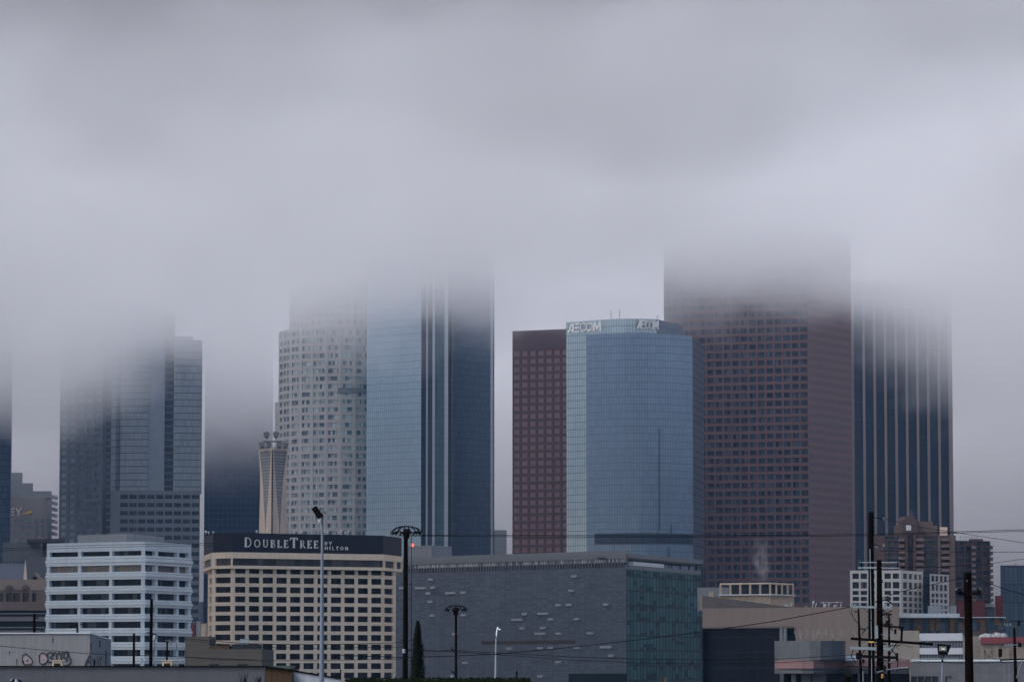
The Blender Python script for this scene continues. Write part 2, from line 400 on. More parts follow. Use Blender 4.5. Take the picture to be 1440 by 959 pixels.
# ------------------------------------------------------------------ materials of the far towers
M_dark_blue = curtain('dark_blue_curtain_glass', (0.045, 0.078, 0.135), (0.015, 0.02, 0.03), 1.6, 4.0, 0.18, 0.5, 0.35, 0.2, 0.35)
M_navy = curtain('navy_curtain_glass', (0.03, 0.055, 0.105), (0.06, 0.085, 0.14), 3.2, 4.0, 0.35, 0.4, 0.25, 0.25, 0.3)
M_blue_lit = curtain('blue_mirror_lit_tone', (0.33, 0.44, 0.53), (0.16, 0.22, 0.28), 1.55, 4.1, 0.25, 0.32, 0.85, 0.14, 0.12)  # left face: brighter sky reflection put into the glass colour
M_blue_shaded = curtain('blue_mirror_shaded_tone', (0.11, 0.165, 0.235), (0.06, 0.10, 0.14), 1.55, 4.1, 0.2, 0.4, 0.75, 0.16, 0.2)  # right face: same glass, its darker reflection put into the colour
M_fin = weathered('pale_metal_fin', (0.36, 0.42, 0.48), 0.08, 0.05, 0.1, 0.35, (3.0, 4.1, 0.2), 0.7, 0.4)
M_teal = curtain('teal_strip_glass', (0.09, 0.15, 0.19), (0.05, 0.09, 0.11), 0.9, 4.1, 0.2, 0.3, 0.6, 0.2, 0.2)
M_strip_dark = curtain('dark_strip_glass', (0.05, 0.07, 0.10), (0.03, 0.04, 0.05), 0.8, 4.1, 0.15, 0.3, 0.4, 0.2, 0.25)  # dark glass of the narrow strips and the belt
M_stone_grey = weathered('grey_granite_grid', (0.15, 0.175, 0.205), 0.12, 0.05, 0.12, 0.6)
M_pane_grey = glass('pale_reflecting_pane', (0.28, 0.35, 0.42), 0.15, 0.7, 0.3)
M_panel_grey = curtain('grey_banded_glass', (0.24, 0.29, 0.34), (0.08, 0.10, 0.12), 1.3, 4.2, 0.1, 0.55, 0.6, 0.25, 0.2)
M_smooth_grey = curtain('smooth_grey_glass', (0.22, 0.27, 0.33), (0.16, 0.2, 0.25), 2.1, 2.1, 0.12, 0.12, 0.6, 0.25, 0.1)
M_notch = curtain('notch_dark_glass', (0.07, 0.095, 0.125), (0.13, 0.155, 0.18), 2.0, 4.2, 0.1, 1.3, 0.3, 0.3, 0.3)
M_pane_dark = glass('dark_office_pane', (0.03, 0.045, 0.07), 0.12, 0.15, 0.7, 1.5, spec=0.2)
M_granite_pink = weathered('pale_rose_granite', (0.345, 0.35, 0.35), 0.1, 0.05, 0.12, 0.6)
M_pane_green = glass('green_grey_pane', (0.31, 0.39, 0.41), 0.12, 0.45, 0.7, 1.3, spec=0.25, blind=(0.10, 0.145, 0.18), blind_amt=0.3)
M_maroon = weathered('maroon_polished_granite', (0.066, 0.038, 0.044), 0.12, 0.05, 0.12, 0.45)
M_pane_rose = glass('rose_reflecting_pane', (0.20, 0.135, 0.135), 0.12, 0.6, 0.25, 1.5, mw=0.16, mcol=(0.08, 0.05, 0.05))
M_brown = weathered('red_brown_granite', (0.105, 0.066, 0.068), 0.1, 0.04, 0.12, 0.5)
M_pane_blue = glass('dark_blue_pane', (0.028, 0.045, 0.075), 0.1, 0.2, 0.9, 1.6, spec=0.2, blind=(0.07, 0.085, 0.115), blind_amt=.16)
M_brown_fine = curtain('red_brown_fine_grid', (0.115, 0.085, 0.09), (0.19, 0.13, 0.13), 2.6, 4.7, 1.3, 2.0, 0.0, 0.5, 0.22)
M_pier = weathered('rose_beige_pier', (0.235, 0.205, 0.21), 0.08, 0.05, 0.1, 0.7)
M_strip_blue = curtain('blue_black_strip_glass', (0.045, 0.068, 0.108), (0.02, 0.035, 0.055), 1.1, 2.05, 0.22, 0.3, 0.35, 0.15, 0.3)
M_concrete = weathered('cream_concrete', (0.50, 0.43, 0.36), 0.12, 0.15, 0.2, 0.85)
M_louvre = curtain('pale_louvre_panel', (0.30, 0.31, 0.31), (0.14, 0.15, 0.16), 4.0, 1.5, 0.25, 0.6, 0.0, 0.7, 0.2)
M_steel_grey = plain('grey_painted_steel', (0.17, 0.175, 0.185), 0.5, 0.3)
M_dish = plain('weathered_horn_metal', (0.13, 0.135, 0.145), 0.5, 0.3)
M_white_sign = plain('white_sign_enamel', (0.8, 0.8, 0.78), 0.4, 0.0, 0.05)
M_yellow_sign = plain('yellow_sign_enamel', (0.75, 0.48, 0.08), 0.4, 0.0, 0.05)
M_stone_far = weathered('pale_far_stone', (0.26, 0.245, 0.24), 0.1, 0.05, 0.1, 0.8)
M_dim = weathered('dim_grey_cladding', (0.10, 0.115, 0.135), 0.15, 0.05, 0.2, 0.7, (4.0, 4.0, 0.15), 0.7)
M_far_pale = weathered('pale_blue_grey_cladding', (0.25, 0.28, 0.31), 0.1, 0.05, 0.1, 0.7, (3.0, 4.0, 0.3), 0.8)
CLOUDTOP = 284.0

# --- sliver of a tower on the left edge
Y = 2300; r = thing('glass_tower', 'dark blue glass tower cut by the left picture edge', 'tower', (*pt(-20, Y + 25), 0))
m = MB(); m.prism([pt(-62, Y + 10), pt(14.5, Y), pt(15.5, Y + 38), pt(-60, Y + 45)], 0, ZP(470, Y)); m.build('wall', M_dark_blue, r)

# --- hazy building with the yellow-beaked sign
Y = 2480; r = thing('office_tower', 'hazy stepped office tower with a two letter white sign and yellow wedge', 'tower', (*pt(30, Y + 20), 0))
us = bays(0, pt(66, Y)[0] - pt(-10, Y)[0], 8, 0.66); zt = ZP(727, Y); zs = [0] + [q for i in range(8) for q in (ZP(799 - 9 * i, Y), ZP(793 - 9 * i, Y))] + [zt]
m = MB(); hl = facade(m, [pt(-10, Y), pt(66, Y)], us, zs, odd, 0.4)
poly = [pt(-10, Y), pt(66, Y), pt(66, Y + 40), pt(-10, Y + 40)]; m.prism(poly, 0, zt, skip=(0,)); m.build('wall', M_stone_far, r); panes(r, hl, M_pane_grey)
m = MB(); m.prism([pt(-10, Y + 1.5), pt(64, Y + 1.5), pt(64, Y + 38), pt(-10, Y + 38)], zt, ZP(700, Y)); m.build('sign_storey', M_stone_far, r)
m = MB()
for a, b, t0, t1 in ((-10, 72, 700, 690), (-10, 46, 690, 679), (-10, 31, 679, 664)):
    m.prism([pt(a, Y + 3), pt(b, Y + 3), pt(b, Y + 36), pt(a, Y + 36)], ZP(t0, Y), ZP(t1, Y))
m.build('stepped_crown', M_far_pale, r)
sg = MB(); x0, _ = pt(14, Y + 1.4); S_ = ZP(714, Y) - ZP(724.5, Y)
letters(sg, [(*SANS['E'], 1)], (x0, Y + 1.4, ZP(724.5, Y)), (1, 0, 0), (0, -1, 0), 0.4, S_); sg.build('sign_letter', M_white_sign, r)
sg = MB(); letters(sg, [(*SANS['Y'], 1)], (x0 + .74 * S_, Y + 1.4, ZP(724.5, Y)), (1, 0, 0), (0, -1, 0), 0.4, S_); sg.build('sign_letter', M_white_sign, r)
wg = MB(); a = (XP(30, Y), ZP(723.5, Y)); b = (XP(45, Y), ZP(716.5, Y)); cc = (XP(44, Y), ZP(721, Y))
for yy, o in ((Y + 1.0, 1),): 
    wg.face([(a[0], yy, a[1]), (cc[0], yy, cc[1]), (b[0], yy, b[1])]); wg.face([(a[0], yy + .38, a[1]), (b[0], yy + .38, b[1]), (cc[0], yy + .38, cc[1])])
    for p_, q_ in ((a, b), (b, cc), (cc, a)): wg.face([(p_[0], yy, p_[1]), (q_[0], yy, q_[1]), (q_[0], yy + .38, q_[1]), (p_[0], yy + .38, p_[1])])
wg.build('sign_wedge', M_yellow_sign, r)
# balcony block behind it
Y = 2530; r = thing('balcony_tower', 'pale far block with a toothed row of balconies on its right side', 'tower', (*pt(70, Y + 10), 0))
m = MB(); m.prism([pt(52, Y), pt(73, Y), pt(73, Y + 25), pt(52, Y + 25)], 0, ZP(693, Y)); m.build('wall', M_far_pale, r)
for i in range(7):
    zb = ZP(752 - 8.6 * i, Y); m = MB(); m.box(XP(72, Y) + .3, XP(76.2, Y), Y + 1, Y + 20, zb, zb + 2.2); m.build('balcony', M_far_pale, r)

# --- big grey tower with the gridded left side
Y = 2350; r = thing('office_tower', 'grey tower with gridded left side and dark vertical notches, half sunk in cloud', 'tower', (*pt(185, Y + 30), 0))
fl = 10.4 * Y / F
zt = ZP(425, Y); zlo = ZP(890, Y)
def rows(z0, zt, h, frac, first=None):
    zs = [0 if first is None else first]; z = z0
    while z + h < zt: zs += [z + h * (1 - frac) / 2, z + h * (1 + frac) / 2]; z += h
    return zs + [zt]
m = MB(); A_, B_ = pt(83, Y + 22), pt(143, Y + 4); L_ = hypot(B_[0] - A_[0], B_[1] - A_[1])
hl = facade(m, [A_, B_], bays(0, L_, 5, 0.62), rows(zlo, zt, fl, 0.58), odd, 0.4)
m.prism([A_, B_, pt(243, Y + 60), pt(95, Y + 75)], 0, zt, skip=(0,)); m.build('gridded_wall', M_stone_grey, r); panes(r, hl, M_pane_grey, prefer=(83, 600, 143, 770))
m = MB(); m.prism([pt(142.5, Y + 7), pt(156, Y + 7), pt(156, Y + 40), pt(142.5, Y + 40)], 0, ZP(430, Y)); m.build('notch', M_notch, r)
m = MB(); c_ = [pt(155, Y + 6)] + [(XP(155 + 14 * sin(a), Y), Y + 6 - 8 * (1 - cos(a))) for a in (0.4, 0.8, 1.2, 1.57)] + [pt(208, Y - 3)]
m.prism(c_ + [pt(208, Y + 40), pt(155, Y + 40)], ZP(690, Y), ZP(432, Y)); m.build('banded_bay', M_panel_grey, r)
m = MB(); m.prism([pt(208, Y - 2.2), pt(230.5, Y - 2.2), pt(230.5, Y + 40), pt(208, Y + 40)], ZP(690, Y), ZP(430, Y)); m.build('smooth_bay', M_smooth_grey, r)
m = MB(); m.prism([pt(230, Y + 3), pt(244, Y + 3), pt(244, Y + 42), pt(230, Y + 42)], ZP(690, Y), ZP(436, Y)); m.build('notch', M_notch, r)
m = MB(); m.prism([pt(243, Y - 1), pt(283, Y + 1.5), pt(283, Y + 45), pt(243, Y + 45)], ZP(690, Y), ZP(478, Y)); m.prism([pt(243, Y + 2), pt(270, Y + 3), pt(270, Y + 40), pt(243, Y + 40)], ZP(478, Y) + .01, ZP(472.5, Y)); m.build('banded_bay', M_panel_grey, r)
m = MB(); zz = ZP(690, Y); A_, B_ = pt(155, Y - 4), pt(168, Y - 4.2); m.wall(A_, B_, 0, zz)
A_, B_ = pt(168, Y - 4.2), pt(281, Y - 2); L_ = hypot(B_[0] - A_[0], B_[1] - A_[1])
hl = facade(m, [A_, B_], bays(0, L_, 9, 0.84), rows(ZP(888, Y), zz, fl * 1.1, 0.5), odd, 0.4)
m.prism([pt(155, Y - 4), pt(168, Y - 4.2), B_, pt(281, Y + 44), pt(155, Y + 44)], 0, zz, skip=(0, 1)); m.build('base_wall', M_stone_grey, r); panes(r, hl, M_pane_dark, prefer=(168, 690, 281, 770))

# --- navy tower dissolving behind the microwave tower
Y = 2610; r = thing('glass_tower', 'navy tower dissolving into fog left of the flared microwave tower', 'tower', (*pt(335, Y + 20), 0))
m = MB(); m.prism([pt(287, Y), pt(372, Y), pt(383, Y + 12), pt(383, Y + 40), pt(287, Y + 40)], 0, ZP(400, Y)); m.build('wall', M_navy, r)
# --- slim far block seen in the gap
Y = 2700; r = thing('far_block', 'small hazy grey block low in the gap left of the hotel', 'building', (*pt(280, Y + 10), 0))
m = MB(); m.prism([pt(274, Y), pt(287, Y), pt(287, Y + 25), pt(274, Y + 25)], 0, ZP(846, Y)); m.build('wall', M_far_pale, r)

# --- flared microwave tower
Y = 1900; cx = XP(384, Y, 690); r = thing('microwave_tower', 'flared concrete tower crowned with horn antennas behind the hotel sign', 'tower', (cx, Y, 0))
pxm = Y / F
prof = [(900, 21), (749, 18.4), (700, 17.2), (668, 17.0), (650, 18.2), (634, 19.8)]
lv = [(ZP(p_, Y), w * pxm) for p_, w in prof]
m = MB(); dirs = [Vector((-1, 0.25)), Vector((0.0, -1)), Vector((1, 0.1)), Vector((0, 1.1))]
for (z0, w0), (z1, w1) in zip(lv, lv[1:]):
    for i in range(4):
        a, b = dirs[i], dirs[(i + 1) % 4]; L0 = (b - a).length * w0
        m.face([(cx + a.x * w0, Y + a.y * w0, z0), (cx + b.x * w0, Y + b.y * w0, z0), (cx + b.x * w1, Y + b.y * w1, z1), (cx + a.x * w1, Y + a.y * w1, z1)], [(0, z0), (L0, z0), (L0, z1), (0, z1)])
m.build('louvre_wall', M_louvre, r)
lf = lambda z: max(0.07, 0.46 * (1 - (z - ZP(749, Y)) / (ZP(640, Y) - ZP(749, Y))) + 0.05)
zz = steps(0, lv[-1][0], 24)
def wid(z):
    for (z0, w0), (z1, w1) in zip(lv, lv[1:]):
        if z <= z1 or z1 == lv[-1][0]: return w0 + (w1 - w0) * max(0, (z - z0)) / (z1 - z0)
for i in range(4):
    for s_ in (1, -1):
        m = MB(); a = dirs[i]; b = dirs[(i + s_) % 4]; e = (b - a).normalized(); nn = Vector((a + b)).normalized() * 0.5
        for z0, z1 in zip(zz, zz[1:]):
            q = []
            for z in (z0, z1):
                w = wid(z); p0 = a * w * 1.02; p1 = a * w + (b - a) * w * min(.48, lf(z)); q.append((p0 + nn, p1 + nn, p1))
            P = lambda v, z: (cx + v.x, Y + v.y, z)
            fs = [[P(q[0][0], z0), P(q[0][1], z0), P(q[1][1], z1), P(q[1][0], z1)], [P(q[0][1], z0), P(q[0][2], z0), P(q[1][2], z1), P(q[1][1], z1)]]
            for f in fs: m.face(f if s_ > 0 else f[::-1])
        m.build('concrete_leg', M_concrete, r)
zd = lv[-1][0]; wd = lv[-1][1] * 1.04
m = MB(); m.prism([(cx + d.x * wd, Y + d.y * wd) for d in dirs], zd, zd + 0.8, bottom=True); m.build('deck', M_concrete, r)
m = MB()
for i in range(4):
    a, b = dirs[i] * wd, dirs[(i + 1) % 4] * wd
    for q in range(7):
        p_ = a.lerp(b, q / 7); m.tube([(cx + p_.x, Y + p_.y, zd + .8), (cx + p_.x, Y + p_.y, zd + 2.1)], 0.08, 5)
    for hh in (1.4, 2.1): m.tube([(cx + a.x, Y + a.y, zd + hh), (cx + b.x, Y + b.y, zd + hh)], 0.08, 5)
m.build('railing', M_steel_grey, r)
m = MB(); s_ = 2.3
for sx in (-1, 1):
    for sy in (-1, 1): m.tube([(cx + sx * s_, Y + sy * s_ - 1, zd + .8), (cx + sx * s_, Y + sy * s_ - 1, zd + 5)], 0.16, 6)
m.box(cx - 4.6, cx + 4.6, Y - 5, Y + 3, zd + 4.6, zd + 4.9); m.build('antenna_frame', M_steel_grey, r)
def horn(x, z, w, lean):
    m = MB()
    rings = []
    for i in range(13):
        f = i / 12; rr = w * (0.28 + 0.72 * min(1, f * 1.6)) * (1 if f < 0.8 else cos((f - .8) * 5.2) * .9 + .1)
        rings.append(((x + lean * f, Y - 4 + 0.3 * f, z + f * w * 2.1), max(rr, .05)))
    m.tube([a for a, _ in rings], [b for _, b in rings], 14)
    m.obox((x + lean * .62, Y - 4 - w * .96, z + w * 1.25), (1, 0, 0), (0, 1, 0), (0, .12, 1), w * .8, .07, w * .72)
    o = m.build('horn_antenna', M_dish, r)
for px, py, w, ln in ((375.4, 617.5, 1.6, -.3), (387.5, 617, 1.6, .4), (369.3, 631, 1.5, -.5), (378, 631, 1.35, .1), (393.2, 631, 1.5, 0), (401.2, 631, 1.4, .4)):
    horn(XP(px, Y), ZP(py, Y), w, ln)

# --- round rose granite tower
Y = 2250; R_ = 93 * Y / F; cx, cy = XP(478, Y), Y + R_; r = thing('granite_tower', 'pale round granite tower with columns of green windows beside the blue mirror tower', 'tower', (cx, cy, 0))
def ring(R, a0, a1, n): return [(cx + R * cos(radians(a0 + (a1 - a0) * i / n)), cy + R * sin(radians(a0 + (a1 - a0) * i / n))) for i in range(n + 1)]
def drum(R, z0, zt, zw0, prefer, most):
    m = MB(); pa = ring(R, 180, 360, 14); back = ring(R, 0, 180, 10)[1:-1]
    hl = []
    for i in range(14):
        L = hypot(pa[i + 1][0] - pa[i][0], pa[i + 1][1] - pa[i][1])
        if i % 3 == 2: us = [0, L * .1, L * .44, L * .56, L * .9, L]
        else: us = [0, L * .17, L * .83, L]
        hl += facade(m, pa[i:i + 2], us, rows(zw0, zt, 10.9 * Y / F, 0.56, z0), odd, 0.45)
    m.prism(pa + back, z0, zt, skip=range(14))
    m.build('wall', M_granite_pink, r); panes(r, hl, M_pane_green, most=most, prefer=prefer)
zsh = ZP(460, Y); zb = ZP(549, Y)
drum(R_, 0, zsh, ZP(766, Y), (384, 560, 515, 752), 100)
m = MB(); RR = 78 * Y / F; m.prism(ring(RR, 180, 360, 14) + ring(RR, 0, 180, 10)[1:-1], zsh + .02, ZP(395, Y)); m.build('upper_drum', curtain('rose_granite_window_grid', (0.2, 0.26, 0.28), (0.38, 0.365, 0.365), 4.4, 4.64, 1.9, 2.0, .3, .3, .2), r)
m = MB(); m.prism(ring(R_ + .25, 268, 300, 4) + list(reversed(ring(R_ - .5, 268, 300, 4))), zb - 1.6, zb + 1.6, bottom=True); m.build('belt_course', M_stone_grey, r)
m = MB(); m.prism([(XP(381, Y), cy - 6), (XP(388, Y), cy - 8), (XP(388, Y), cy + 10), (XP(381, Y), cy + 10)], 0, ZP(560, Y)); m.build('side_bay', M_granite_pink, r)

# --- blue mirror tower
Y = 2200; r = thing('glass_tower', 'tall blue mirror glass tower with a bright left face and darker right face', 'tower', (*pt(604, Y + 30), 0))
zt = ZP(335, Y)
m = MB(); m.prism([pt(515, Y + 26), pt(592, Y), pt(593, Y + 50), pt(520, Y + 60)], 0, zt); m.build('left_face', M_blue_lit, r)
m = MB(); m.prism([pt(635.5, Y + 1), pt(690, Y + 27), pt(680, Y + 60), pt(636, Y + 50)], 0, zt); m.build('right_face', M_blue_shaded, r)
def strip(a, b, d, mat, name, z=zt):
    m = MB(); m.prism([pt(a, Y + d), pt(b, Y + d), pt(b, Y + 50), pt(a, Y + 50)], 0, z); m.build(name, mat, r)
strip(592.2, 598.8, 3.5, M_strip_dark, 'glass_strip'); strip(598.8, 601.2, 1.2, M_fin, 'corner_fin')
strip(601.2, 607.6, 1.8, M_strip_dark, 'glass_strip'); strip(607.6, 611.3, -.6, M_fin, 'corner_fin')
strip(611.3, 624.5, .4, M_teal, 'glass_strip'); strip(624.5, 630, -1.2, M_fin, 'corner_fin'); strip(630, 635.4, 2.4, M_strip_dark, 'glass_strip')
m = MB(); m.prism([pt(690.2, Y + 27.5), pt(693, Y + 30), pt(693, Y + 55), pt(690.2, Y + 55)], 0, zt - 1); m.build('corner_fin', M_fin, r)
m = MB(); m.prism([pt(693.1, Y + 32), pt(695, Y + 34), pt(694, Y + 58), pt(692.5, Y + 58)], 0, zt - 2); m.build('glass_strip', M_strip_dark, r)

# --- pale stub between the mirror tower and the maroon tower
Y = 2450; r = thing('far_block', 'small pale hazy block between the blue mirror tower and the maroon tower', 'building', (*pt(700, Y + 10), 0))
m = MB(); m.prism([pt(690, Y), pt(712.5, Y + 2), pt(712.5, Y + 30), pt(690, Y + 30)], 0, ZP(745, Y)); m.build('wall', M_far_pale, r)

# --- maroon tower
Y = 2120; r = thing('granite_tower', 'maroon tower with rose window pairs standing left of the lettered glass tower', 'tower', (*pt(765, Y + 25), 0))
A_, B_ = pt(720.6, Y + 12), pt(812, Y - 4); L_ = hypot(B_[0] - A_[0], B_[1] - A_[1]); zt = ZP(463, Y)
m = MB(); zs = rows(ZP(778, Y), ZP(488, Y), 11.1 * Y / F, 0.62) ; zs[-1] = zt
hl = facade(m, [A_, B_], bays(0, L_, 8, 0.72), zs, odd, 0.35)
m.prism([A_, B_, pt(812, Y + 45), pt(724, Y + 50)], 0, zt, skip=(0,)); m.build('wall', M_maroon, r); panes(r, hl, M_pane_rose, prefer=(720, 560, 797, 780))

# --- lettered blue glass tower
Y = 2000; r = thing('glass_tower', 'curved blue glass tower with five white letters on its crown', 'tower', (*pt(890, Y + 35), 0))
M_k_lit = curtain('blue_curtain_lit_tone', (0.42, 0.54, 0.59), (0.17, 0.20, 0.24), 1.5, 3.9, 0.25, 0.35, 0.85, 0.12, 0.12)  # same glass lightened: the brighter sky it faces is in the colour
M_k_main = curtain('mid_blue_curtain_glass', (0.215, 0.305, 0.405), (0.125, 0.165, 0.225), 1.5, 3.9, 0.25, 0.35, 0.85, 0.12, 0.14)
M_k_shaded = curtain('blue_curtain_shaded_tone', (0.10, 0.135, 0.19), (0.08, 0.10, 0.14), 1.5, 3.9, 0.2, 0.4, 0.6, 0.2, 0.2)  # same glass darkened: dimmer right side painted in; slots use it too
back = [pt(796.5, Y + 22), pt(851, Y + 6)] + [(XP(851 + 74 * f, Y), Y + 6 - 5 * sin(pi * f) - 2 * f) for f in (.2, .4, .6, .8, 1)]
zc = ZP(448, Y)
m = MB(); m.prism(back + [pt(962, Y + 40), pt(940, Y + 62), pt(800, Y + 62)], 0, zc, skip=(6, 7)); m.build('crown_wall', M_k_lit, r)
m = MB(); u_ = [back[-1], pt(962, Y + 40), pt(940, Y + 62)]; m.prism(u_ + [pt(930, Y + 30)], 0, zc - .05, skip=(2, 3)); m.build('crown_side', M_k_shaded, r)
fr = [pt(825, Y - 2)] + [(XP(825 + 150 * f, Y), Y - 2 - 15 * sin(pi * f * .92) + 9 * f) for f in [i / 14 for i in range(1, 15)]]
zt = ZP(470, Y - 8)
pb = [pt(829.5, Y + 30)]
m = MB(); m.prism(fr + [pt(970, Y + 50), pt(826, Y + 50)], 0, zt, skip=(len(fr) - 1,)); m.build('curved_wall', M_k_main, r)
m = MB(); e = fr[-1]; m.prism([(e[0] + .05, e[1] + .1), pt(990.5, Y + 55), pt(975, Y + 60)], 0, zt - .3); m.build('side_wall', M_k_shaded, r)
z0, z1 = ZP(765, Y), ZP(750.5, Y)
bp = [(x, y - .5) for x, y in fr[1:]]
m = MB(); m.prism(bp + [(x, y + .8) for x, y in reversed(bp)], z0, z1, bottom=True); m.build('dark_belt', M_strip_dark, r)
for a, b, y0, y1 in ((927, 928.3, 604, 748), (943, 945, 738, 751), (939, 942, 770, 800)):
    ya = min(p_[1] for p_ in fr) + 7.0; m = MB(); xa, xb = XP(a, Y - 9), XP(b, Y - 9)
    f_ = (a - 825) / 150; yy = Y - 2 - 15 * sin(pi * f_ * .92) + 9 * f_
    m.box(xa, xb, yy - .55, yy + 1, ZP(y1, Y), ZP(y0, Y)); m.build('vent_slot', M_k_shaded, r)
sg = MB(); a, b = Vector(back[0]), Vector(back[1]); t = (b - a).normalized(); n = Vector((t.y, -t.x)); S_ = ZP(450.5, Y) - ZP(463.5, Y)
p0 = a + t * (3.5 * Y / F)
letters(sg, [(*WIDE[ch], 1) for ch in 'AECOM'], (p0.x, p0.y, ZP(463.5, Y)), (t.x, t.y, 0), (n.x, n.y, 0), 0.5, S_, -0.02, 0.06, (M_white_sign, r))
sg = MB(); a, b = Vector(pt(897, Y - 2.4)), Vector(pt(926, Y + 3.2)); t = (b - a).normalized(); n = Vector((t.y, -t.x)); S_ = ZP(450.5, Y) - ZP(463, Y)
k_ = (b - a).length / (4.42 * S_)
letters(sg, [(w * k_, [([(x * k_, y) for x, y in pl], th * .8) for pl, th in st], 1) for w, st in (WIDE[ch] for ch in 'AECOM')], (a.x, a.y, ZP(463, Y)), (t.x, t.y, 0), (n.x, n.y, 0), 0.5, S_, -0.02, 0.06, (M_white_sign, r))
for px, py in ((860, 437.5), (872, 436.5)):
    m = MB(); x = XP(px, Y + 20); m.tube([(x, Y + 20, zc), (x, Y + 20, ZP(py, Y + 20))], .16, 5); m.tube([(x, Y + 20, ZP(py, Y + 20)), (x - .6, Y + 20, ZP(py, Y + 20) + .1)], .16, 5); m.build('roof_davit', M_steel_grey, r)
m = MB(); x = XP(923, Y + 25); m.tube([(x, Y + 25, zc - 3), (x + 1.2, Y + 25, ZP(443, Y + 25))], .14, 5); m.tube([(x - .8, Y + 25, zc - 1), (x + 2.2, Y + 25, zc + .6)], .12, 5); m.build('roof_davit', M_steel_grey, r)

# --- the great red brown tower
Y = 2150; r = thing('granite_tower', 'huge red brown tower with square dark windows, its top lost in cloud', 'tower', (*pt(1090, Y + 40), 0))
zt = min(CLOUDTOP, ZP(318, Y)); A_, B_, C_ = pt(934.5, Y + 26), pt(1138, Y), pt(1199, Y + 48)
L_ = hypot(B_[0] - A_[0], B_[1] - A_[1])
m = MB(); zs = rows(ZP(849, Y), zt - 3, 11.55 * Y / F, 0.6)
us = bays(0, L_, 17, 0.74)
hl = facade(m, [A_, B_], us, zs, odd, 0.45)
m.prism([A_, B_, C_, pt(1000, Y + 80)], 0, zt, skip=(0, 1)); m.build('wall', M_brown, r); panes(r, hl, M_pane_blue, prefer=(988, 560, 1136, 842))
m = MB(); m.wall(B_, C_, 0, zt - .02); m.prism([(B_[0], B_[1] + .01), C_, (C_[0] - 1, C_[1] + .5), (B_[0], B_[1] + 1.0)], 0, zt - .03, skip=(0,)); m.build('side_wall', M_brown_fine, r)

# --- striped tower
Y = 2300; r = thing('striped_tower', 'tower of dark glass strips between pale vertical piers at the right of the skyline', 'tower', (*pt(1272, Y + 30), 0))
zt = min(CLOUDTOP - 4, ZP(395, Y)); px0, per = 1203, 15.1
m = MB(); m.prism([pt(1193, Y + 3.2), pt(1341, Y + 3.2), pt(1341, Y + 50), pt(1193, Y + 50)], 0, zt); m.build('core_wall', M_pier, r)
for i in range(9):
    a = 1203.2 + per * i
    m = MB(); xa, xb = XP(a, Y), XP(a + 11.7, Y); m.prism([(xa, Y + 2.0), (xb, Y + 2.0), (xb, Y + 3.0), (xa, Y + 3.0)], 0, zt - .5); m.build('window_strip', M_strip_blue, r)
    m = MB(); xa, xb = XP(a + 11.7, Y), XP(a + (15.1 if i < 8 else 17), Y); m.prism([(xa, Y), (xb, Y), (xb, Y + 3.1), (xa, Y + 3.1)], 0, zt + .5); m.build('pier', M_pier, r)
# ------------------------------------------------------------------ materials of the middle ground
M_white_paint = weathered('white_painted_concrete', (0.63, 0.70, 0.76), 0.08, 0.12, 0.16, 0.7)
M_white_ledge = weathered('pale_metal_ledge', (0.74, 0.80, 0.85), 0.06, 0.12, 0.16, 0.5)
M_office_pane = glass('office_band_glass', (0.009, 0.013, 0.018), 0.12, 0.05, 0.9, 1.45, blind=(0.06, 0.07, 0.08), blind_amt=0.2, mw=0.09, spec=.08)
M_brown_blind = glass('glass_with_tan_blinds', (0.20, 0.17, 0.155), 0.2, 0.0, 0.25, 1.45, mw=0.09, mcol=(0.05, 0.045, 0.045))
M_cream = weathered('cream_stucco', (0.88, 0.725, 0.57), 0.08, 0.15, 0.16, 0.85)
M_hotel_pane = glass('hotel_window_glass', (0.004, 0.005, 0.011), 0.1, 0.0, 0.9, 0.95, blind=(0.024, 0.019, 0.027), blind_amt=0.45, mw=0.06, spec=.08)
M_hotel_band = glass('hotel_band_glass', (0.045, 0.045, 0.052), 0.12, 0.1, 0.5, 1.9, blind=(0.085, 0.075, 0.075), blind_amt=0.35, mw=0.08)
M_sign_navy = weathered('navy_sign_band', (0.013, 0.013, 0.027), 0.25, 0.2, 0.1, 0.6, (2.4, 7.0, 0.05), 0.7)
M_sign_letter = plain('pale_sign_letter', (0.78, 0.78, 0.77), 0.4, 0.0, 0.05)
M_slab = weathered('blue_grey_zinc_panels', (0.128, 0.152, 0.196), 0.14, 0.05, 0.08, 0.5, (2.4, 0.62, 0.10), 0.55, 0.1, panel=0.13)
M_slab_fin = plain('pale_window_box', (0.39, 0.43, 0.47), 0.5, 0.0, 0.1)
M_slot = plain('dark_slot_glass', (0.012, 0.018, 0.03), 0.15, 0.0, 0.2)
M_grey_wall = weathered('pale_grey_cladding', (0.27, 0.285, 0.30), 0.08, 0.2, 0.1, 0.7)
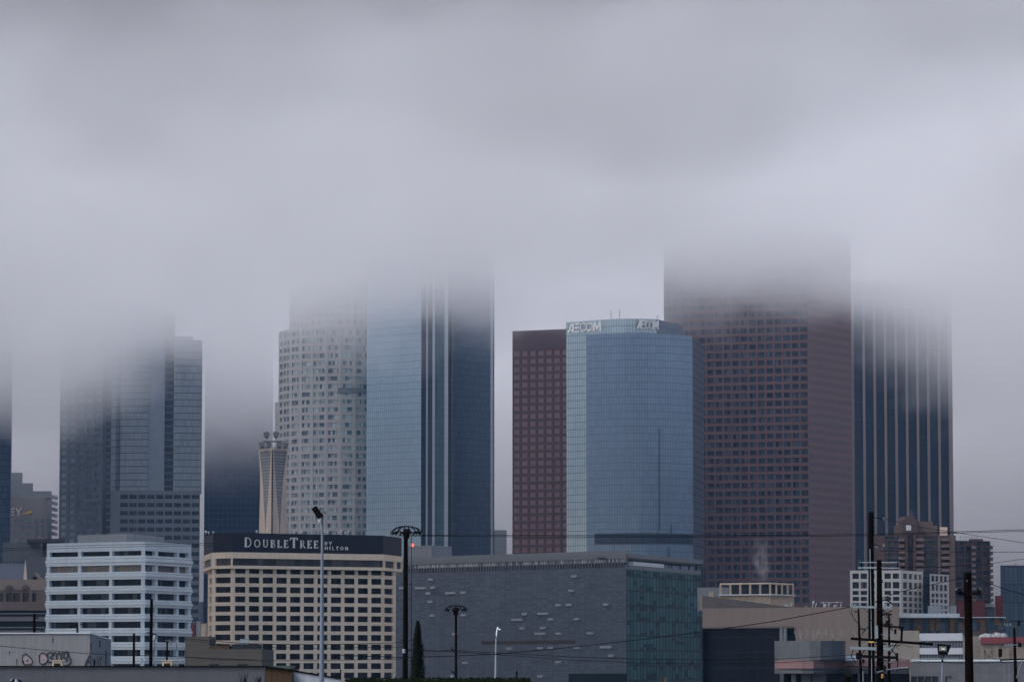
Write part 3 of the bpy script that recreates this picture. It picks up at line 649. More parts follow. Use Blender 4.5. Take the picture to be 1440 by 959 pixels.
def office_glass():
    """green curtain glass one sees dim rooms through: floor plates, blinds, dark furniture blocks"""
    k = NT('green_office_glass'); u, v = k.uv(); du, dv = 3.3, 4.55
    def cell(a, b, seed):
        c = k.n('CombineXYZ'); k.l(k.math('FLOOR', k.math('DIVIDE', u, a)), c.inputs[0]); k.l(k.math('FLOOR', k.math('DIVIDE', v, b)), c.inputs[1]); c.inputs[2].default_value = seed
        w = k.n('TexWhiteNoise', noise_dimensions='3D'); k.l(c.outputs[0], w.inputs['Vector']); return w.outputs[0]
    fz = k.math('FRACT', k.math('DIVIDE', v, dv))
    g = k.math('ADD', 0.72, k.math('MULTIPLY', cell(du, dv, 0), 0.5))
    room = k.math('MULTIPLY', k.math('LESS_THAN', fz, k.math('MULTIPLY', cell(2 * du, dv, 3), 0.62)), k.math('LESS_THAN', cell(3 * du, dv, 5), 0.4))
    room2 = k.math('MULTIPLY', k.math('LESS_THAN', cell(du, dv / 4, 9), 0.10), 1.0)
    g = k.math('MULTIPLY', g, k.math('SUBTRACT', 1.0, k.math('MULTIPLY', k.math('MAXIMUM', room, room2), 0.65)))
    g = k.math('MULTIPLY', g, k.math('ADD', 0.6, k.math('MULTIPLY', k.noise(k.pos(), 0.09, 3), 0.8)))
    cm = k.n('CombineColor'); [k.l(g, cm.inputs[i]) for i in range(3)]
    c = k.mix(1.0, (0.050, 0.150, 0.172), cm.outputs[0], 'MULTIPLY')
    c = k.mix(k.line(v, dv, 0.5), c, (0.035, 0.06, 0.07)); c = k.mix(k.line(u, du, 0.75), c, (0.015, 0.03, 0.036))
    return k.bsdf(c, 0.35, 0.0, 0.04)
M_office_glass = office_glass()
M_canopy = weathered('grey_translucent_screen', (0.22, 0.245, 0.27), 0.08, 0.1, 0.1, 0.5, (0.8, 6.0, 0.12), 0.7)
M_canopy_smooth = weathered('grey_roof_fascia', (0.20, 0.208, 0.228), 0.08, 0.08, 0.06, 0.6)
M_clere = curtain('clerestory_glass_highlights', (0.52, 0.56, 0.6), (0.17, 0.18, 0.2), 0.85, 9.0, 0.25, 0.1, 0.0, 0.3, 0.9)  # uneven white highlights on the panes are put into the colour
M_louv = curtain('louvre_shade_recess', (0.055, 0.07, 0.09), (0.30, 0.33, 0.36), 1.3, 9.0, 0.16, 0.05, 0.0, 0.5, 0.5)  # pale fins; the dark ground paints the shaded recess behind them
M_dark_metal = plain('dark_roof_metal', (0.035, 0.04, 0.05), 0.5, 0.2)

# --- white office block
Y = 950
r = thing('office_block', 'white nine storey office block with deep ledges between dark window bands', 'building', (*pt(201, Y), 0))
cL, c1, c2, cR = pt(66.5, Y + 17), pt(200.5, Y + .6), pt(204.5, Y + .6), pt(269.5, Y + 24)
zt = ZP(761, Y); pitch = 19.86 * Y / F; top0 = ZP(773.8, Y)
win_z = [(ZP(773.8 + 6.9 + 19.86 * i, Y), ZP(773.8 + 19.86 * i, Y)) for i in range(10)]
win_z = [(ZP(780.5, Y), ZP(773.8, Y))] + [(ZP(803 + 19.86 * (i - 1), Y), ZP(794 + 19.86 * (i - 1), Y)) for i in range(1, 10)]
zs = sorted(q for w in win_z for q in w); zs = [0] + zs + [zt]
LL, LR = hypot(c1[0] - cL[0], c1[1] - cL[1]), hypot(cR[0] - c2[0], cR[1] - c2[1])
usL = [0, LL * .030, LL * .330, LL * .361, LL * .660, LL * .690, LL * .990, LL]
usR = [0, LR * .002, LR * .222, LR * .275, LR * .69, LR * .735, LR * .942, LR]
m = MB(); hl = facade(m, [cL, c1], usL, zs, odd, 1.0) + facade(m, [c2, cR], usR, zs, odd, 1.0)
bk = [pt(222, Y + 50), pt(150, Y + 62)]
m.prism([cL, c1, c2, cR, bk[0], bk[1]], 0, zt, skip=(0, 2)); m.build('wall', M_white_paint, r)
w1 = win_z[1]
panes(r, hl, M_office_pane, mats=lambda h: M_brown_blind if abs(h[2] - w1[0]) < .1 else M_office_pane)
tn = lambda a, b: (Vector(b) - Vector(a)).normalized()
for i in range(9):
    za, zb = win_z[i + 1][1], win_z[i][0]; hh = zb - za
    m = MB()
    for lo, hi, out in ((.02, .28, .22), (.34, .72, .50), (.78, .99, .22)):
        z0, z1 = za + hh * lo, za + hh * hi
        P = [Vector(p_) for p_ in (cL, c1, c2, cR)]
        t0, t1 = tn(cL, c1), tn(c2, cR); n0, n1 = Vector((t0.y, -t0.x)), Vector((t1.y, -t1.x)); nm = Vector((0, -1))
        o = [P[0] + n0 * out - t0 * .1, P[1] + (n0 * .6 + nm * .4).normalized() * out, P[2] + (n1 * .6 + nm * .4).normalized() * out, P[3] + n1 * out + t1 * .1]
        q = [P[0] - n0 * .05, P[1] - n0 * .05, P[2] - n1 * .05, P[3] - n1 * .05]
        sl = 0.22 if out == .5 else 0.0
        for a_ in range(3):
            b0, b1, d0, d1 = o[a_], o[a_ + 1], q[a_], q[a_ + 1]
            m.face([(b0.x, b0.y, z0), (b1.x, b1.y, z0), (b1.x, b1.y, z1 - sl), (b0.x, b0.y, z1 - sl)])
            m.face([(b0.x, b0.y, z1 - sl), (b1.x, b1.y, z1 - sl), (d1.x, d1.y, z1), (d0.x, d0.y, z1)])
            m.face([(d0.x, d0.y, z0), (d1.x, d1.y, z0), (b1.x, b1.y, z0), (b0.x, b0.y, z0)])
        for b0, d0, fl_ in ((o[0], q[0], 1), (o[3], q[3], -1)):
            f = [(d0.x, d0.y, z0), (b0.x, b0.y, z0), (b0.x, b0.y, z1 - sl), (d0.x, d0.y, z1)]; m.face(f if fl_ > 0 else f[::-1])
    m.build('ledge', M_white_ledge, r)
m = MB(); a = pt(109.5, Y + 25); b = pt(178, Y + 12); c_ = pt(230.5, Y + 36); m.prism([a, b, c_, pt(200, Y + 52), pt(128, Y + 55)], zt + .01, ZP(750, Y + 12)); m.build('penthouse', M_grey_wall, r)
for px, py in ((189, 716), (221, 706)):
    m = MB(); x = XP(px, Y + 10); m.tube([(x, Y + 11, zt), (x, Y + 11, ZP(742, Y)), (x, Y + 11, ZP(py, Y))], [.09, .07, .04], 6); m.build('antenna_mast', M_steel_grey, r)

# --- hotel
Y = 1050
r = thing('hotel', 'cream hotel slab with a grid of dark windows under a navy sign band', 'hotel', (*pt(430, Y + 10), 0))
segs = [pt(293, Y + 30), pt(299.5, Y + 5), pt(329, Y + .5), pt(538, Y + 22), pt(557, Y + 34)]
zc = ZP(799.2, Y)            # underside of the crown
rowz = [(ZP(797.6 + 8.4 + 13.42 * i, Y), ZP(797.6 + 13.42 * i, Y)) for i in range(0, 13)]
zs = [0] + sorted(q for w in rowz for q in w); zs[-1] = zc - .02; zs += [zc - .01]
m = MB(); hl = []
D = lambda i: hypot(segs[i + 1][0] - segs[i][0], segs[i + 1][1] - segs[i][1])
hl += facade(m, segs[0:2], [0, D(0) * .35, D(0) * .8, D(0)], zs, odd, .45)
hl += facade(m, segs[1:3], [0, D(1) * .13, D(1) * .86, D(1)], zs, odd, .45)
L = D(2); usm = [0]
for i in range(11): a = (331.3 + 19.1 * i - 329) / 209; usm += [L * a, L * (a + 14.6 / 209)]
hl += facade(m, segs[2:4], usm + [L], zs, odd, .45)
hl += facade(m, segs[3:5], [0, D(3) * .16, D(3) * .80, D(3)], zs, odd, .45)
bk = [pt(556, Y + 55), pt(296, Y + 52)]
m.prism(segs + bk, 0, zc, skip=(0, 1, 2, 3)); m.build('wall', M_cream, r); panes(r, hl, M_hotel_pane, prefer=(290, 790, 560, 959))
def off(ps, d):
    out = []
    for i, p_ in enumerate(ps):
        a = Vector(ps[max(i - 1, 0)]); b = Vector(ps[min(i + 1, len(ps) - 1)]); t = (b - a).normalized(); q = Vector(p_) + Vector((t.y, -t.x)) * d; out.append((q.x, q.y))
    return out
cs = [pt(286, Y + 34), pt(299, Y + 2.5)] + [pt(327, Y - 1.5), pt(540, Y + 20), pt(566, Y + 40)]
bk2 = [pt(560, Y + 62), pt(290, Y + 60)]
z1, z2, z3, z4 = ZP(795.0, Y), ZP(784.8, Y), ZP(776.3, Y), ZP(749.2, Y)
m = MB(); m.prism(cs + bk2, zc, z1, bottom=True); m.build('crown_sill', M_cream, r)
m = MB(); hl = []
cD = lambda i: hypot(cs[i + 1][0] - cs[i][0], cs[i + 1][1] - cs[i][1])
zr = [z1 + .01, z1 + .02, z2 - .02, z2 - .01]
hl += facade(m, cs[0:2], [0, cD(0) * .05, cD(0) * .85, cD(0)], zr, odd, .5); hl += facade(m, cs[1:3], [0, cD(1) * .16, cD(1) * .93, cD(1)], zr, odd, .5)
hl += facade(m, cs[2:4], [0, cD(2) * .004, cD(2) * .996, cD(2)], zr, odd, .5); hl += facade(m, cs[3:5], [0, cD(3) * .08, cD(3) * .58, cD(3) * .70, cD(3) * .97, cD(3)], zr, odd, .5)
m.prism(cs + bk2, z1, z2, skip=(0, 1, 2, 3)); m.build('crown_wall', M_cream, r); panes(r, hl, M_hotel_band, name='band_window')
m = MB(); m.prism(cs + bk2, z2, z3, bottom=True); m.build('cornice', M_cream, r)
c3 = off(cs, -.25); m = MB(); m.prism(c3 + bk2, z3 + .01, z4); band = m.build('sign_band', M_sign_navy, r)
a, b = Vector(cs[2]), Vector(cs[3]); t = (b - a).normalized(); n = Vector((t.y, -t.x))
sg = MB(); p0 = a + t * ((343.5 - 327) / 213 * cD(2)) - n * .22; S_ = (ZP(755.5, Y) - ZP(769, Y))
glyph = [(*SERIF['D'], 1.0)] + [(*SERIF[ch], .80) for ch in 'OUBLE'] + [(*SERIF['T'], 1.06)] + [(*SERIF[ch], .80) for ch in 'REE']
wtot = sum(g_[0] * g_[2] for g_ in glyph) * S_; want = (449.5 - 343.5) / 213 * cD(2); gap = (want - wtot) / (S_ * sum(g_[2] for g_ in glyph))
letters(sg, glyph, (p0.x, p0.y, ZP(769, Y)), (t.x, t.y, 0), (n.x, n.y, 0), .3, S_, gap, 0, (M_sign_letter, band))
sg = MB()
for word, ya, yb, x0, x1 in (('BY', 759.3, 764.3, 456.3, 468), ('HILTON', 766, 771, 456.3, 491.5)):
    s_ = ZP(ya, Y) - ZP(yb, Y); gl = [(*SANS[ch], 1) for ch in word]; want = (x1 - x0) / 213 * cD(2); gap = (want / s_ - sum(g_[0] for g_ in gl)) / len(gl)
    p1 = a + t * ((x0 - 327) / 213 * cD(2)) - n * .22; letters(sg, gl, (p1.x, p1.y, ZP(yb, Y)), (t.x, t.y, 0), (n.x, n.y, 0), .3, s_, gap, 0, (M_sign_letter, band))
M_bulb = plain('white_roof_fitting', (0.75, 0.76, 0.78), 0.4)
for px, h in ((289.5, 1.2), (293.5, .9), (300, 1.0), (361, 1.3), (366, 1.0), (376, 1.5), (414, .9), (424, 1.2), (457, 1.4), (461, 1.0), (476, .9), (479.5, 1.5), (486, .9), (490, 1.2)):
    m = MB(); yy = Y + 14; x = XP(px, yy); m.tube([(x, yy, z4), (x, yy, z4 + h * .5)], .05, 5); m.tube([(x, yy, z4 + h * .45), (x, yy, z4 + h * .6), (x, yy, z4 + h * .9), (x, yy, z4 + h)], [.12, .3, .3, .1], 8); m.build('roof_fitting', M_bulb, r)

# --- slab building with small window boxes and green glass end
Y = 1150
r = thing('office_building', 'long blue grey slab building scattered with small window boxes, with green glass end', 'building', (*pt(880, Y), 0))
E0, E1, E2 = pt(543, Y + 82), pt(880.5, Y), pt(985, Y + 73)
zt = ZP(797.3, Y); t = tn(E0, E1); n = Vector((t.y, -t.x)); LS = hypot(E1[0] - E0[0], E1[1] - E0[1])
bk = [pt(960, Y + 110), pt(560, Y + 130)]
m = MB(); m.wall(E0, E1, 0, zt); m.prism([E0, E1, E2, bk[0], bk[1]], 0, zt - .02, skip=(0, 1)); m.build('slab_wall', M_slab, r)
m = MB(); m.wall(E1, E2, 0, zt - .5); m.wall((E2[0] - .5, E2[1] + .6), (E1[0] - .3, E1[1] + .6), 0, zt - .5); m.face([(E1[0], E1[1], zt - .5), (E2[0], E2[1], zt - .5), (E2[0] - .5, E2[1] + .6, zt - .5), (E1[0] - .3, E1[1] + .6, zt - .5)]); m.build('glass_wall', M_office_glass, r)
def slab_u(px):
    s = (px - 720) / F; # sight-line hits the slab plane
    A = Vector(E0); d = Vector(E1) - A
    return (A.x - s * A.y) / (s * d.y - d.x)
fins = [(566.5, 826.5, 1), (607, 814.5, 1), (592.5, 826.5, 2), (610.5, 826, 1), (603.5, 834, 1), (606.5, 845.5, 1), (610, 865, 1), (635, 833.5, 2), (653, 833, 1), (653, 864.5, 1), (641, 891, 1), (655.5, 931.5, 1),
        (786.5, 850.5, 1), (801, 850, 1), (739, 863, 1), (764.5, 862.5, 2), (728, 871, 2), (775.5, 870.5, 1), (735.5, 883, 1), (764.5, 882.5, 1), (760.5, 890.5, 2), (786.3, 890.5, 1), (717, 911.5, 1), (760.5, 911, 1), (775, 910.5, 1),
        (785.8, 930.5, 1), (760.5, 950.5, 1), (808.5, 810, 1), (804.5, 830, 1), (853, 849.5, 1), (812, 870, 1), (830.5, 890, 1), (812, 910.2, 1), (852.5, 909.5, 2), (860, 921.5, 1)]
up = Vector((0, 0, 1)); t3, n3 = Vector((t.x, t.y, 0)), Vector((n.x, n.y, 0))
for px, py, w in fins:
    f = slab_u(px); P = Vector(E0).lerp(Vector(E1), f); yy = P.y; z = ZP(py, yy)
    m = MB(); m.obox((P.x + n.x * .3, P.y + n.y * .3, z), t3, n3, up, 1.15 * w + .1 * (w - 1), .3, .34); m.build('window_box', M_slab_fin, r)
f0, f1 = slab_u(677.5), slab_u(808.5); P0, P1 = Vector(E0).lerp(Vector(E1), f0), Vector(E0).lerp(Vector(E1), f1)
mid = (P0 + P1) / 2; m = MB(); m.obox((mid.x + n.x * .02, mid.y + n.y * .02, ZP(902.8, mid.y)), t3, n3, up, (P1 - P0).length / 2, .08, .55); m.build('slot_window', M_slot, r)
f0 = slab_u(800); P0 = Vector(E0).lerp(Vector(E1), f0); mid = (P0 + Vector(E1)) / 2
m = MB(); m.obox((mid.x + n.x * .05, mid.y + n.y * .05, 3.5), t3, n3, up, (Vector(E1) - P0).length / 2, .1, 3.4); m.build('ground_window', M_office_glass, r)
# roof screen above the slab
def ribbon(name, a, b, z0, z1, d, mat, th=.4, pa=None):
    A, B = Vector(a) + n * d, Vector(b) + n * d; m = MB(); m.prism([tuple(A), tuple(B), tuple(B - n * th), tuple(A - n * th)], z0, z1, bottom=True); return m.build(name, mat, pa or r)
Ea, Eb = Vector(E0), Vector(E1)
ribbon('louvre_screen', Ea, Eb, zt + .03, zt + 1.55, -.35, M_louv)
ribbon('clerestory', Ea, Eb, zt + 1.56, zt + 2.7, -.25, M_clere)
ribbon('roof_fascia', Ea, Eb, zt + 2.72, zt + 4.0, .05, M_canopy_smooth, 1.0)
ribbon('parapet_screen', Ea, Eb, zt + 4.02, zt + 5.2, -.5, M_canopy, .15)
t2 = tn(E1, E2); n2 = Vector((t2.y, -t2.x)); q0, q1 = Vector(E1), Vector(E2) + t2 * .6
def rib2(name, z0, z1, d, mat, f0=0, f1=1, th=.3):
    A, B = q0.lerp(q1, f0) + n2 * d, q0.lerp(q1, f1) + n2 * d; m = MB(); m.prism([tuple(A), tuple(B), tuple(B - n2 * th), tuple(A - n2 * th)], z0, z1, bottom=True); return m.build(name, mat, r)
rib2('parapet_glass', zt - .48, zt + .75, -.05, M_canopy, .0, 1)
rib2('roof_plant', zt + .1, zt + 2.0, -.8, M_white_ledge, .12, .52, 1.8)
rib2('roof_canopy', zt + 2.6, zt + 3.2, -1.5, M_dark_metal, .05, 1.08, 9); rib2('parapet_screen', zt + 3.22, zt + 4.5, -1.6, M_canopy, .10, 1.08, .15)
for f in (.55, .66, .78, .9, 1.0): rib2('canopy_post', zt - .02, zt + 2.6, -1.7, M_dark_metal, f, f + .012, .3)
m = MB(); A = Vector(E2) + t2 * .3
m.prism([tuple(A), tuple(A + t2 * 2.2 + Vector((1.1, 0))), tuple(A + t2 * 3 + Vector((.6, 2))), tuple(A + Vector((-.4, 3)))], 0, zt + 3.1); m.build('end_frame', curtain('dim_end_frame_glass', (0.05, 0.07, 0.095), (0.12, 0.135, 0.15), 1.1, 2.3, .25, .3, .2, .3, .4), r)
m = MB(); a, b, c_ = pt(574, Y + 98), pt(607, Y + 90), pt(635, Y + 100); m.prism([a, b, c_, pt(620, Y + 112), pt(580, Y + 112)], zt - .5, ZP(767, Y + 92)); m.build('roof_box', M_far_pale, r)
k = NT('red_beacon_glow'); e = k.n('Emission'); e.inputs[0].default_value = (1, .12, .08, 1); e.inputs[1].default_value = 1.6; k.l(e.outputs[0], k.out.inputs[0])
m = MB(); x, y_ = XP(580.5, Y + 91), Y + 91; z = ZP(766, Y + 91); m.tube([(x, y_, z - .6), (x, y_, z - .2), (x, y_, z + .45)], [.25, .42, .3], 8); m.build('beacon', k.m, r)

# --- plain dark blocks and pink hall at the far left
M_slate = weathered('dark_slate_roof', (0.045, 0.05, 0.062), 0.2, 0.1, 0.1, 0.7)
M_navyseam = weathered('navy_seam_metal', (0.035, 0.05, 0.085), 0.15, 0.1, 0.1, 0.4, (1.0, 30.0, 0.16), 0.6, 0.2)
M_pinkstone = weathered('pink_brown_stone', (0.215, 0.165, 0.155), 0.1, 0.2, 0.12, 0.8, (2.0, 1.0, 0.06), 0.8)
M_palepink = weathered('pale_pink_stone', (0.36, 0.29, 0.26), 0.1, 0.2, 0.1, 0.8, (2.0, 1.0, 0.06), 0.85)
Y = 1500; r = thing('low_block', 'dark flat roofed block between the left edge tower and white office', 'building', (*pt(44, Y + 15), 0))
m = MB(); m.prism([pt(4, Y), pt(92, Y - 4), pt(92, Y + 40), pt(4, Y + 40)], 0, ZP(762.5, Y)); m.build('wall', M_dim, r)
m = MB(); m.prism([pt(38, Y - 3), pt(92, Y - 8), pt(92, Y + 30), pt(38, Y + 30)], ZP(763, Y), ZP(758, Y), bottom=True); m.build('roof_slab', M_slate, r)
m = MB(); m.prism([pt(58, Y - 5), pt(60, Y - 5), pt(60, Y - 2), pt(58, Y - 2)], 0, ZP(763.2, Y)); m.build('pilaster', M_dim, r)
Y = 1230; r = thing('seam_roof_hall', 'navy seam metal roof with little crest posts at the left edge', 'building', (*pt(18, Y + 10), 0))
m = MB(); a, b, c_, d = pt(-30, Y), pt(36, Y), pt(37, Y + 18), pt(-30, Y + 18); z0, z1 = ZP(818, Y), ZP(791, Y + 18)
m.face([(*a, z0), (*b, z0), (*c_, z1), (*d, z1)], [(0, 0), (12, 0), (12, 20), (0, 20)]); m.face([(*b, z0), (pt(36, Y + 36)[0], Y + 36, z0), (*c_, z1)]); m.face([(*c_, z1), (pt(36, Y + 36)[0], Y + 36, z0), (pt(-30, Y + 36)[0], Y + 36, z0), (*d, z1)]); m.build('roof', M_navyseam, r)
m = MB(); m.prism([a, b, pt(36, Y + 36), pt(-30, Y + 36)], 0, z0, cap=False); m.build('wall', M_pinkstone, r)
for i in range(9): m = MB(); x = XP(-2 + 4.4 * i, Y + 18); m.box(x - .2, x + .2, Y + 17.8, Y + 18.2, z1 - .3, z1 + .45); m.build('crest_post', M_navyseam, r)
Y = 1260; r = thing('gabled_hall', 'steep dark slate roof with a small pink gable at its foot', 'building', (*pt(62, Y + 10), 0))
a, b = pt(38, Y), pt(85, Y); m = MB(); z0, z1 = ZP(822, Y), ZP(783, Y + 22)
m.face([(*a, z0), (*b, z0), (XP(85, Y + 22), Y + 22, z1), (XP(40, Y + 22), Y + 22, z1)]); m.face([(XP(40, Y + 22), Y + 22, z1), (XP(38, Y + 44), Y + 44, z0), (*a, z0)]); m.face([(*b, z0), (XP(85, Y + 44), Y + 44, z0), (XP(85, Y + 22), Y + 22, z1)]); m.face([(XP(85, Y + 22), Y + 22, z1), (XP(85, Y + 44), Y + 44, z0), (XP(38, Y + 44), Y + 44, z0), (XP(40, Y + 22), Y + 22, z1)]); m.build('roof', M_slate, r)
m = MB(); m.prism([a, b, pt(85, Y + 44), pt(38, Y + 44)], 0, z0, cap=False); m.build('wall', M_pinkstone, r)
m = MB(); g0, g1, gm = XP(43, Y - 2), XP(62, Y - 2), XP(51, Y - 2); zb, za = ZP(820, Y - 2), ZP(804.5, Y - 2)
m.face([(g0, Y - 2, zb), (g1, Y - 2, zb), (gm, Y - 2, za)]); m.face([(gm, Y - 2, za), (g1, Y - 2, zb), (g1, Y + 3, zb), (gm, Y + 3, za)]); m.face([(g0, Y - 2, zb), (gm, Y - 2, za), (gm, Y + 3, za), (g0, Y + 3, zb)]); m.face([(g0, Y + 3, zb), (gm, Y + 3, za), (g1, Y + 3, zb)])
m.prism([(g0, Y - 2), (g1, Y - 2), (g1, Y + 3), (g0, Y + 3)], 0, zb, cap=False); gb = m.build('gable', M_palepink, r)
m = MB(); x, z = XP(50, Y - 2), ZP(813, Y - 2); m.tube([(x, Y - 2.15, z), (x, Y - 1.95, z)], .75, 14); m.build('round_window', M_slot, gb)
m = MB(); x = XP(61.5, Y - 3); m.box(x - .25, x + .25, Y - 3.2, Y - 2.6, zb, zb + 1.6); m.build('finial', M_palepink, r)
Y = 1220; r = thing('spire', 'thin cream spire rising between the navy seam roof and slate roof', 'spire', (*pt(36.5, Y), 0))
m = MB(); x = XP(36.6, Y); m.tube([(x, Y, 0), (x, Y, ZP(815, Y)), (x, Y, ZP(787.5, Y))], [.75, .62, .06], 8); m.build('shaft', M_cream, r)
m = MB(); m.tube([(x, Y, ZP(787.5, Y)), (x, Y, ZP(785.5, Y))], .07, 5); m.build('finial', M_steel_grey, r)
Y = 1100; r = thing('stone_hall', 'pink brown stone hall with half round openings above grey parking decks', 'building', (*pt(30, Y + 10), 0))
zt, z1 = ZP(814.5, Y), ZP(829.5, Y); z2 = ZP(858, Y)
A_, B_ = pt(-22, Y + 2), pt(68, Y); L_ = B_[0] - A_[0]; uu = lambda px: (px + 22) / 90 * L_
m = MB(); us = [0, uu(-6), uu(6), uu(10), uu(18.5), uu(19.5), uu(29.5), uu(33.5), uu(42), uu(47), uu(52.5), L_]
zs_ = [z2 + .02, ZP(845.5, Y), ZP(833.5, Y), z1 - .01]
hl = facade(m, [A_, B_], us, zs_, lambda i, j: j == 1 and i in (1, 3, 5, 7, 9), 1.2)
m.prism([A_, B_, pt(68, Y + 40), pt(-22, Y + 40)], z2, zt, skip=(0,), bottom=True); m.build('wall', M_pinkstone, r); panes(r, hl, M_slot)
m = MB(); m.prism([(A_[0], A_[1] - .3), (B_[0], B_[1] - .3), (B_[0], B_[1] + .2), (A_[0], A_[1] + .2)], z1, zt + .02, bottom=True); m.build('parapet', M_palepink, r)
for px in (14.3, 37.5):
    m = MB(); x = XP(px, Y); rr = 5.3 * Y / F; zc_ = ZP(827.5, Y)
    m.face([(x + rr * cos(radians(a)), Y - .55, zc_ + rr * .98 * sin(radians(a))) for a in range(-8, 189, 14)]); m.face([(x + rr * cos(radians(a)), Y + 1.3, zc_ + rr * .98 * sin(radians(a))) for a in range(188, -9, -14)])
    ar = [(x + rr * cos(radians(a)), zc_ + rr * .98 * sin(radians(a))) for a in range(-8, 189, 14)]
    for p_, q_ in zip(ar, ar[1:]): m.face([(p_[0], Y + 1.3, p_[1]), (q_[0], Y + 1.3, q_[1]), (q_[0], Y - .55, q_[1]), (p_[0], Y - .55, p_[1])])
    m.build('arch_panel', M_pinkstone, r)
    m = MB(); z = ZP(834.5, Y); rr = 4.3 * Y / F; m.face([(x + rr * cos(radians(a)), Y - .2, z + rr * .9 * sin(radians(a))) for a in range(180, 361, 15)]); m.face([(x + rr * cos(radians(a)), Y - .05, z + rr * .9 * sin(radians(a))) for a in range(360, 179, -15)]); m.build('half_round_window', M_slot, r)
M_deck = weathered('grey_parking_deck', (0.235, 0.22, 0.225), 0.1, 0.2, 0.15, 0.8)
for y0, y1 in ((862.5, 867), (882, 886)):
    m = MB(); m.prism([(A_[0], Y - .6), (B_[0], Y - .6), (B_[0], Y + 38), (A_[0], Y + 38)], ZP(y1 + 6, Y), ZP(y1, Y), bottom=True); m.build('deck', M_deck, r)
    m = MB(); m.tube([(A_[0], Y - .7, ZP(y0, Y)), (B_[0], Y - .7, ZP(y0, Y))], .16, 6); m.build('deck_rail', M_fin, r)
m = MB(); m.prism([(A_[0], Y + 6), (B_[0], Y + 6), (B_[0], Y + 40), (A_[0], Y + 40)], 0, z2 - .02); m.build('deck_back_wall', M_dark_metal, r)
# ------------------------------------------------------------------ right hand group
M_apart = weathered('red_brown_brick', (0.125, 0.085, 0.085), 0.12, 0.15, 0.12, 0.85, (1.2, 0.5, 0.04), 0.9)
M_apart2 = weathered('tan_brown_render', (0.19, 0.145, 0.135), 0.1, 0.15, 0.12, 0.85)
M_apart_glass = glass('apartment_window_bay', (0.05, 0.062, 0.085), 0.12, 0.15, 0.6, 1.2, blind=(0.09, 0.09, 0.11), blind_amt=.35)
M_balc = weathered('balcony_front', (0.22, 0.17, 0.165), 0.1, 0.2, 0.1, 0.8)
Y = 1550; r = thing('apartment_tower', 'dark apartment block with tiers of balconies along its right edge', 'building', (*pt(1368, Y + 15), 0))
zt = ZP(760, Y); A_, B_ = pt(1330, Y - 3), pt(1392, Y + 5); L_ = hypot(B_[0] - A_[0], B_[1] - A_[1])
zr = [0]; 
for i in range(17): zr += [ZP(899 - 8.3 * i, Y), ZP(899 - 8.3 * i - 6.2, Y)]
zr = [q for q in zr if q < zt - .5] + [zt]
if len(zr) % 2: zr.insert(-1, zt - .3)
m = MB(); hl = facade(m, [A_, B_], [0, L_ * .22, L_ * .40, L_ * .42, L_ * .58, L_ * .62, L_ * .80, L_ * .83, L_ * .98, L_], zr, lambda i, j: i % 2 == 1 and j % 2 == 1, .6)
m.prism([A_, B_, pt(1391, Y + 35), pt(1330, Y + 35)], 0, zt, skip=(0,)); m.build('wall', M_apart, r); panes(r, hl, M_apart_glass, prefer=(1343, 740, 1392, 870))
m = MB(); m.prism([pt(1362, Y + 4), pt(1382, Y + 5), pt(1382, Y + 20), pt(1362, Y + 20)], zt, ZP(757, Y)); m.build('penthouse', M_apart, r)
m = MB(); 
for q in range(7): x = XP(1350 + 4 * q, Y + 3); m.tube([(x, Y + 3, zt), (x, Y + 3, zt + 1.7)], .07, 4)
m.tube([(XP(1350, Y + 3), Y + 3, zt + 1.7), (XP(1374, Y + 3), Y + 3, zt + 1.7)], .07, 4); m.build('roof_railing', M_steel_grey, r)
for i in range(13):
    z = ZP(769.5 + 8.3 * i, Y); m = MB(); m.box(XP(1390.5, Y + 8), XP(1395, Y + 8), Y + 6, Y + 16, z - .5, z + 1.0); m.build('balcony', M_balc, r)
    m = MB(); m.box(XP(1366, Y), XP(1371, Y), Y - 1.6, Y + 1.5, z - .6, z + .6); m.build('balcony', M_balc, r)

Y = 1480; r = thing('apartment_tower', 'stepped red brown apartment tower with a pale square on its raised centre', 'building', (*pt(1288, Y + 20), 0))
zt = ZP(752.5, Y); A_, B_ = pt(1222, Y + 3), pt(1343.5, Y + 1); L_ = B_[0] - A_[0]; u = lambda px: (px - 1222) / 121.5 * L_
zr = [0]
for i in range(15): zr += [ZP(877.5 - 8.55 * i, Y), ZP(877.5 - 8.55 * i - 6.6, Y)]
zr = [q for q in zr if q < zt - .5] + [zt]
m = MB(); hl = facade(m, [A_, B_], [0, u(1244), u(1263.5), u(1277.5), u(1282), u(1298.5), u(1318), u(1345 - 1.6)], zr[:-1] + [zt] if len(zr) % 2 == 0 else zr[:-1] + [zt - .3, zt], odd, .5)
m.prism([A_, B_, pt(1343, Y + 40), pt(1222, Y + 40)], 0, zt, skip=(0,)); m.build('wall', M_apart, r); panes(r, hl, M_apart_glass)
m = MB()
for i in range(15):
    z = ZP(755.5 + 8.55 * i, Y); 
    for a, b in ((1264, 1271), (1288, 1298), (1323, 1334)):
        b_ = MB(); b_.box(XP(a, Y), XP(b, Y), Y - 1.2, Y + 2.5, z - 1.55, z - .35); b_.build('balcony', M_balc, r)
for a, b, mt, w in ((1271.5, 1275.5, M_apart, .7), (1283.5, 1287.5, M_apart, .7), (1318.6, 1322, M_apart2, .5), (1334.5, 1342, M_apart2, .5)):
    m = MB(); m.box(XP(a, Y), XP(b, Y), Y - w, Y + 3, 0, zt - .05); m.build('pier', mt, r)
m = MB()
for a, b, t0, t1, d in ((1257, 1318, 752.5, 738, 6), (1264, 1312, 738, 732, 7)): m.prism([pt(a, Y + d), pt(b, Y + d), pt(b, Y + 32), pt(a, Y + 32)], ZP(t0, Y) + .01, ZP(t1, Y))
m.build('stepped_storey', M_apart2, r)
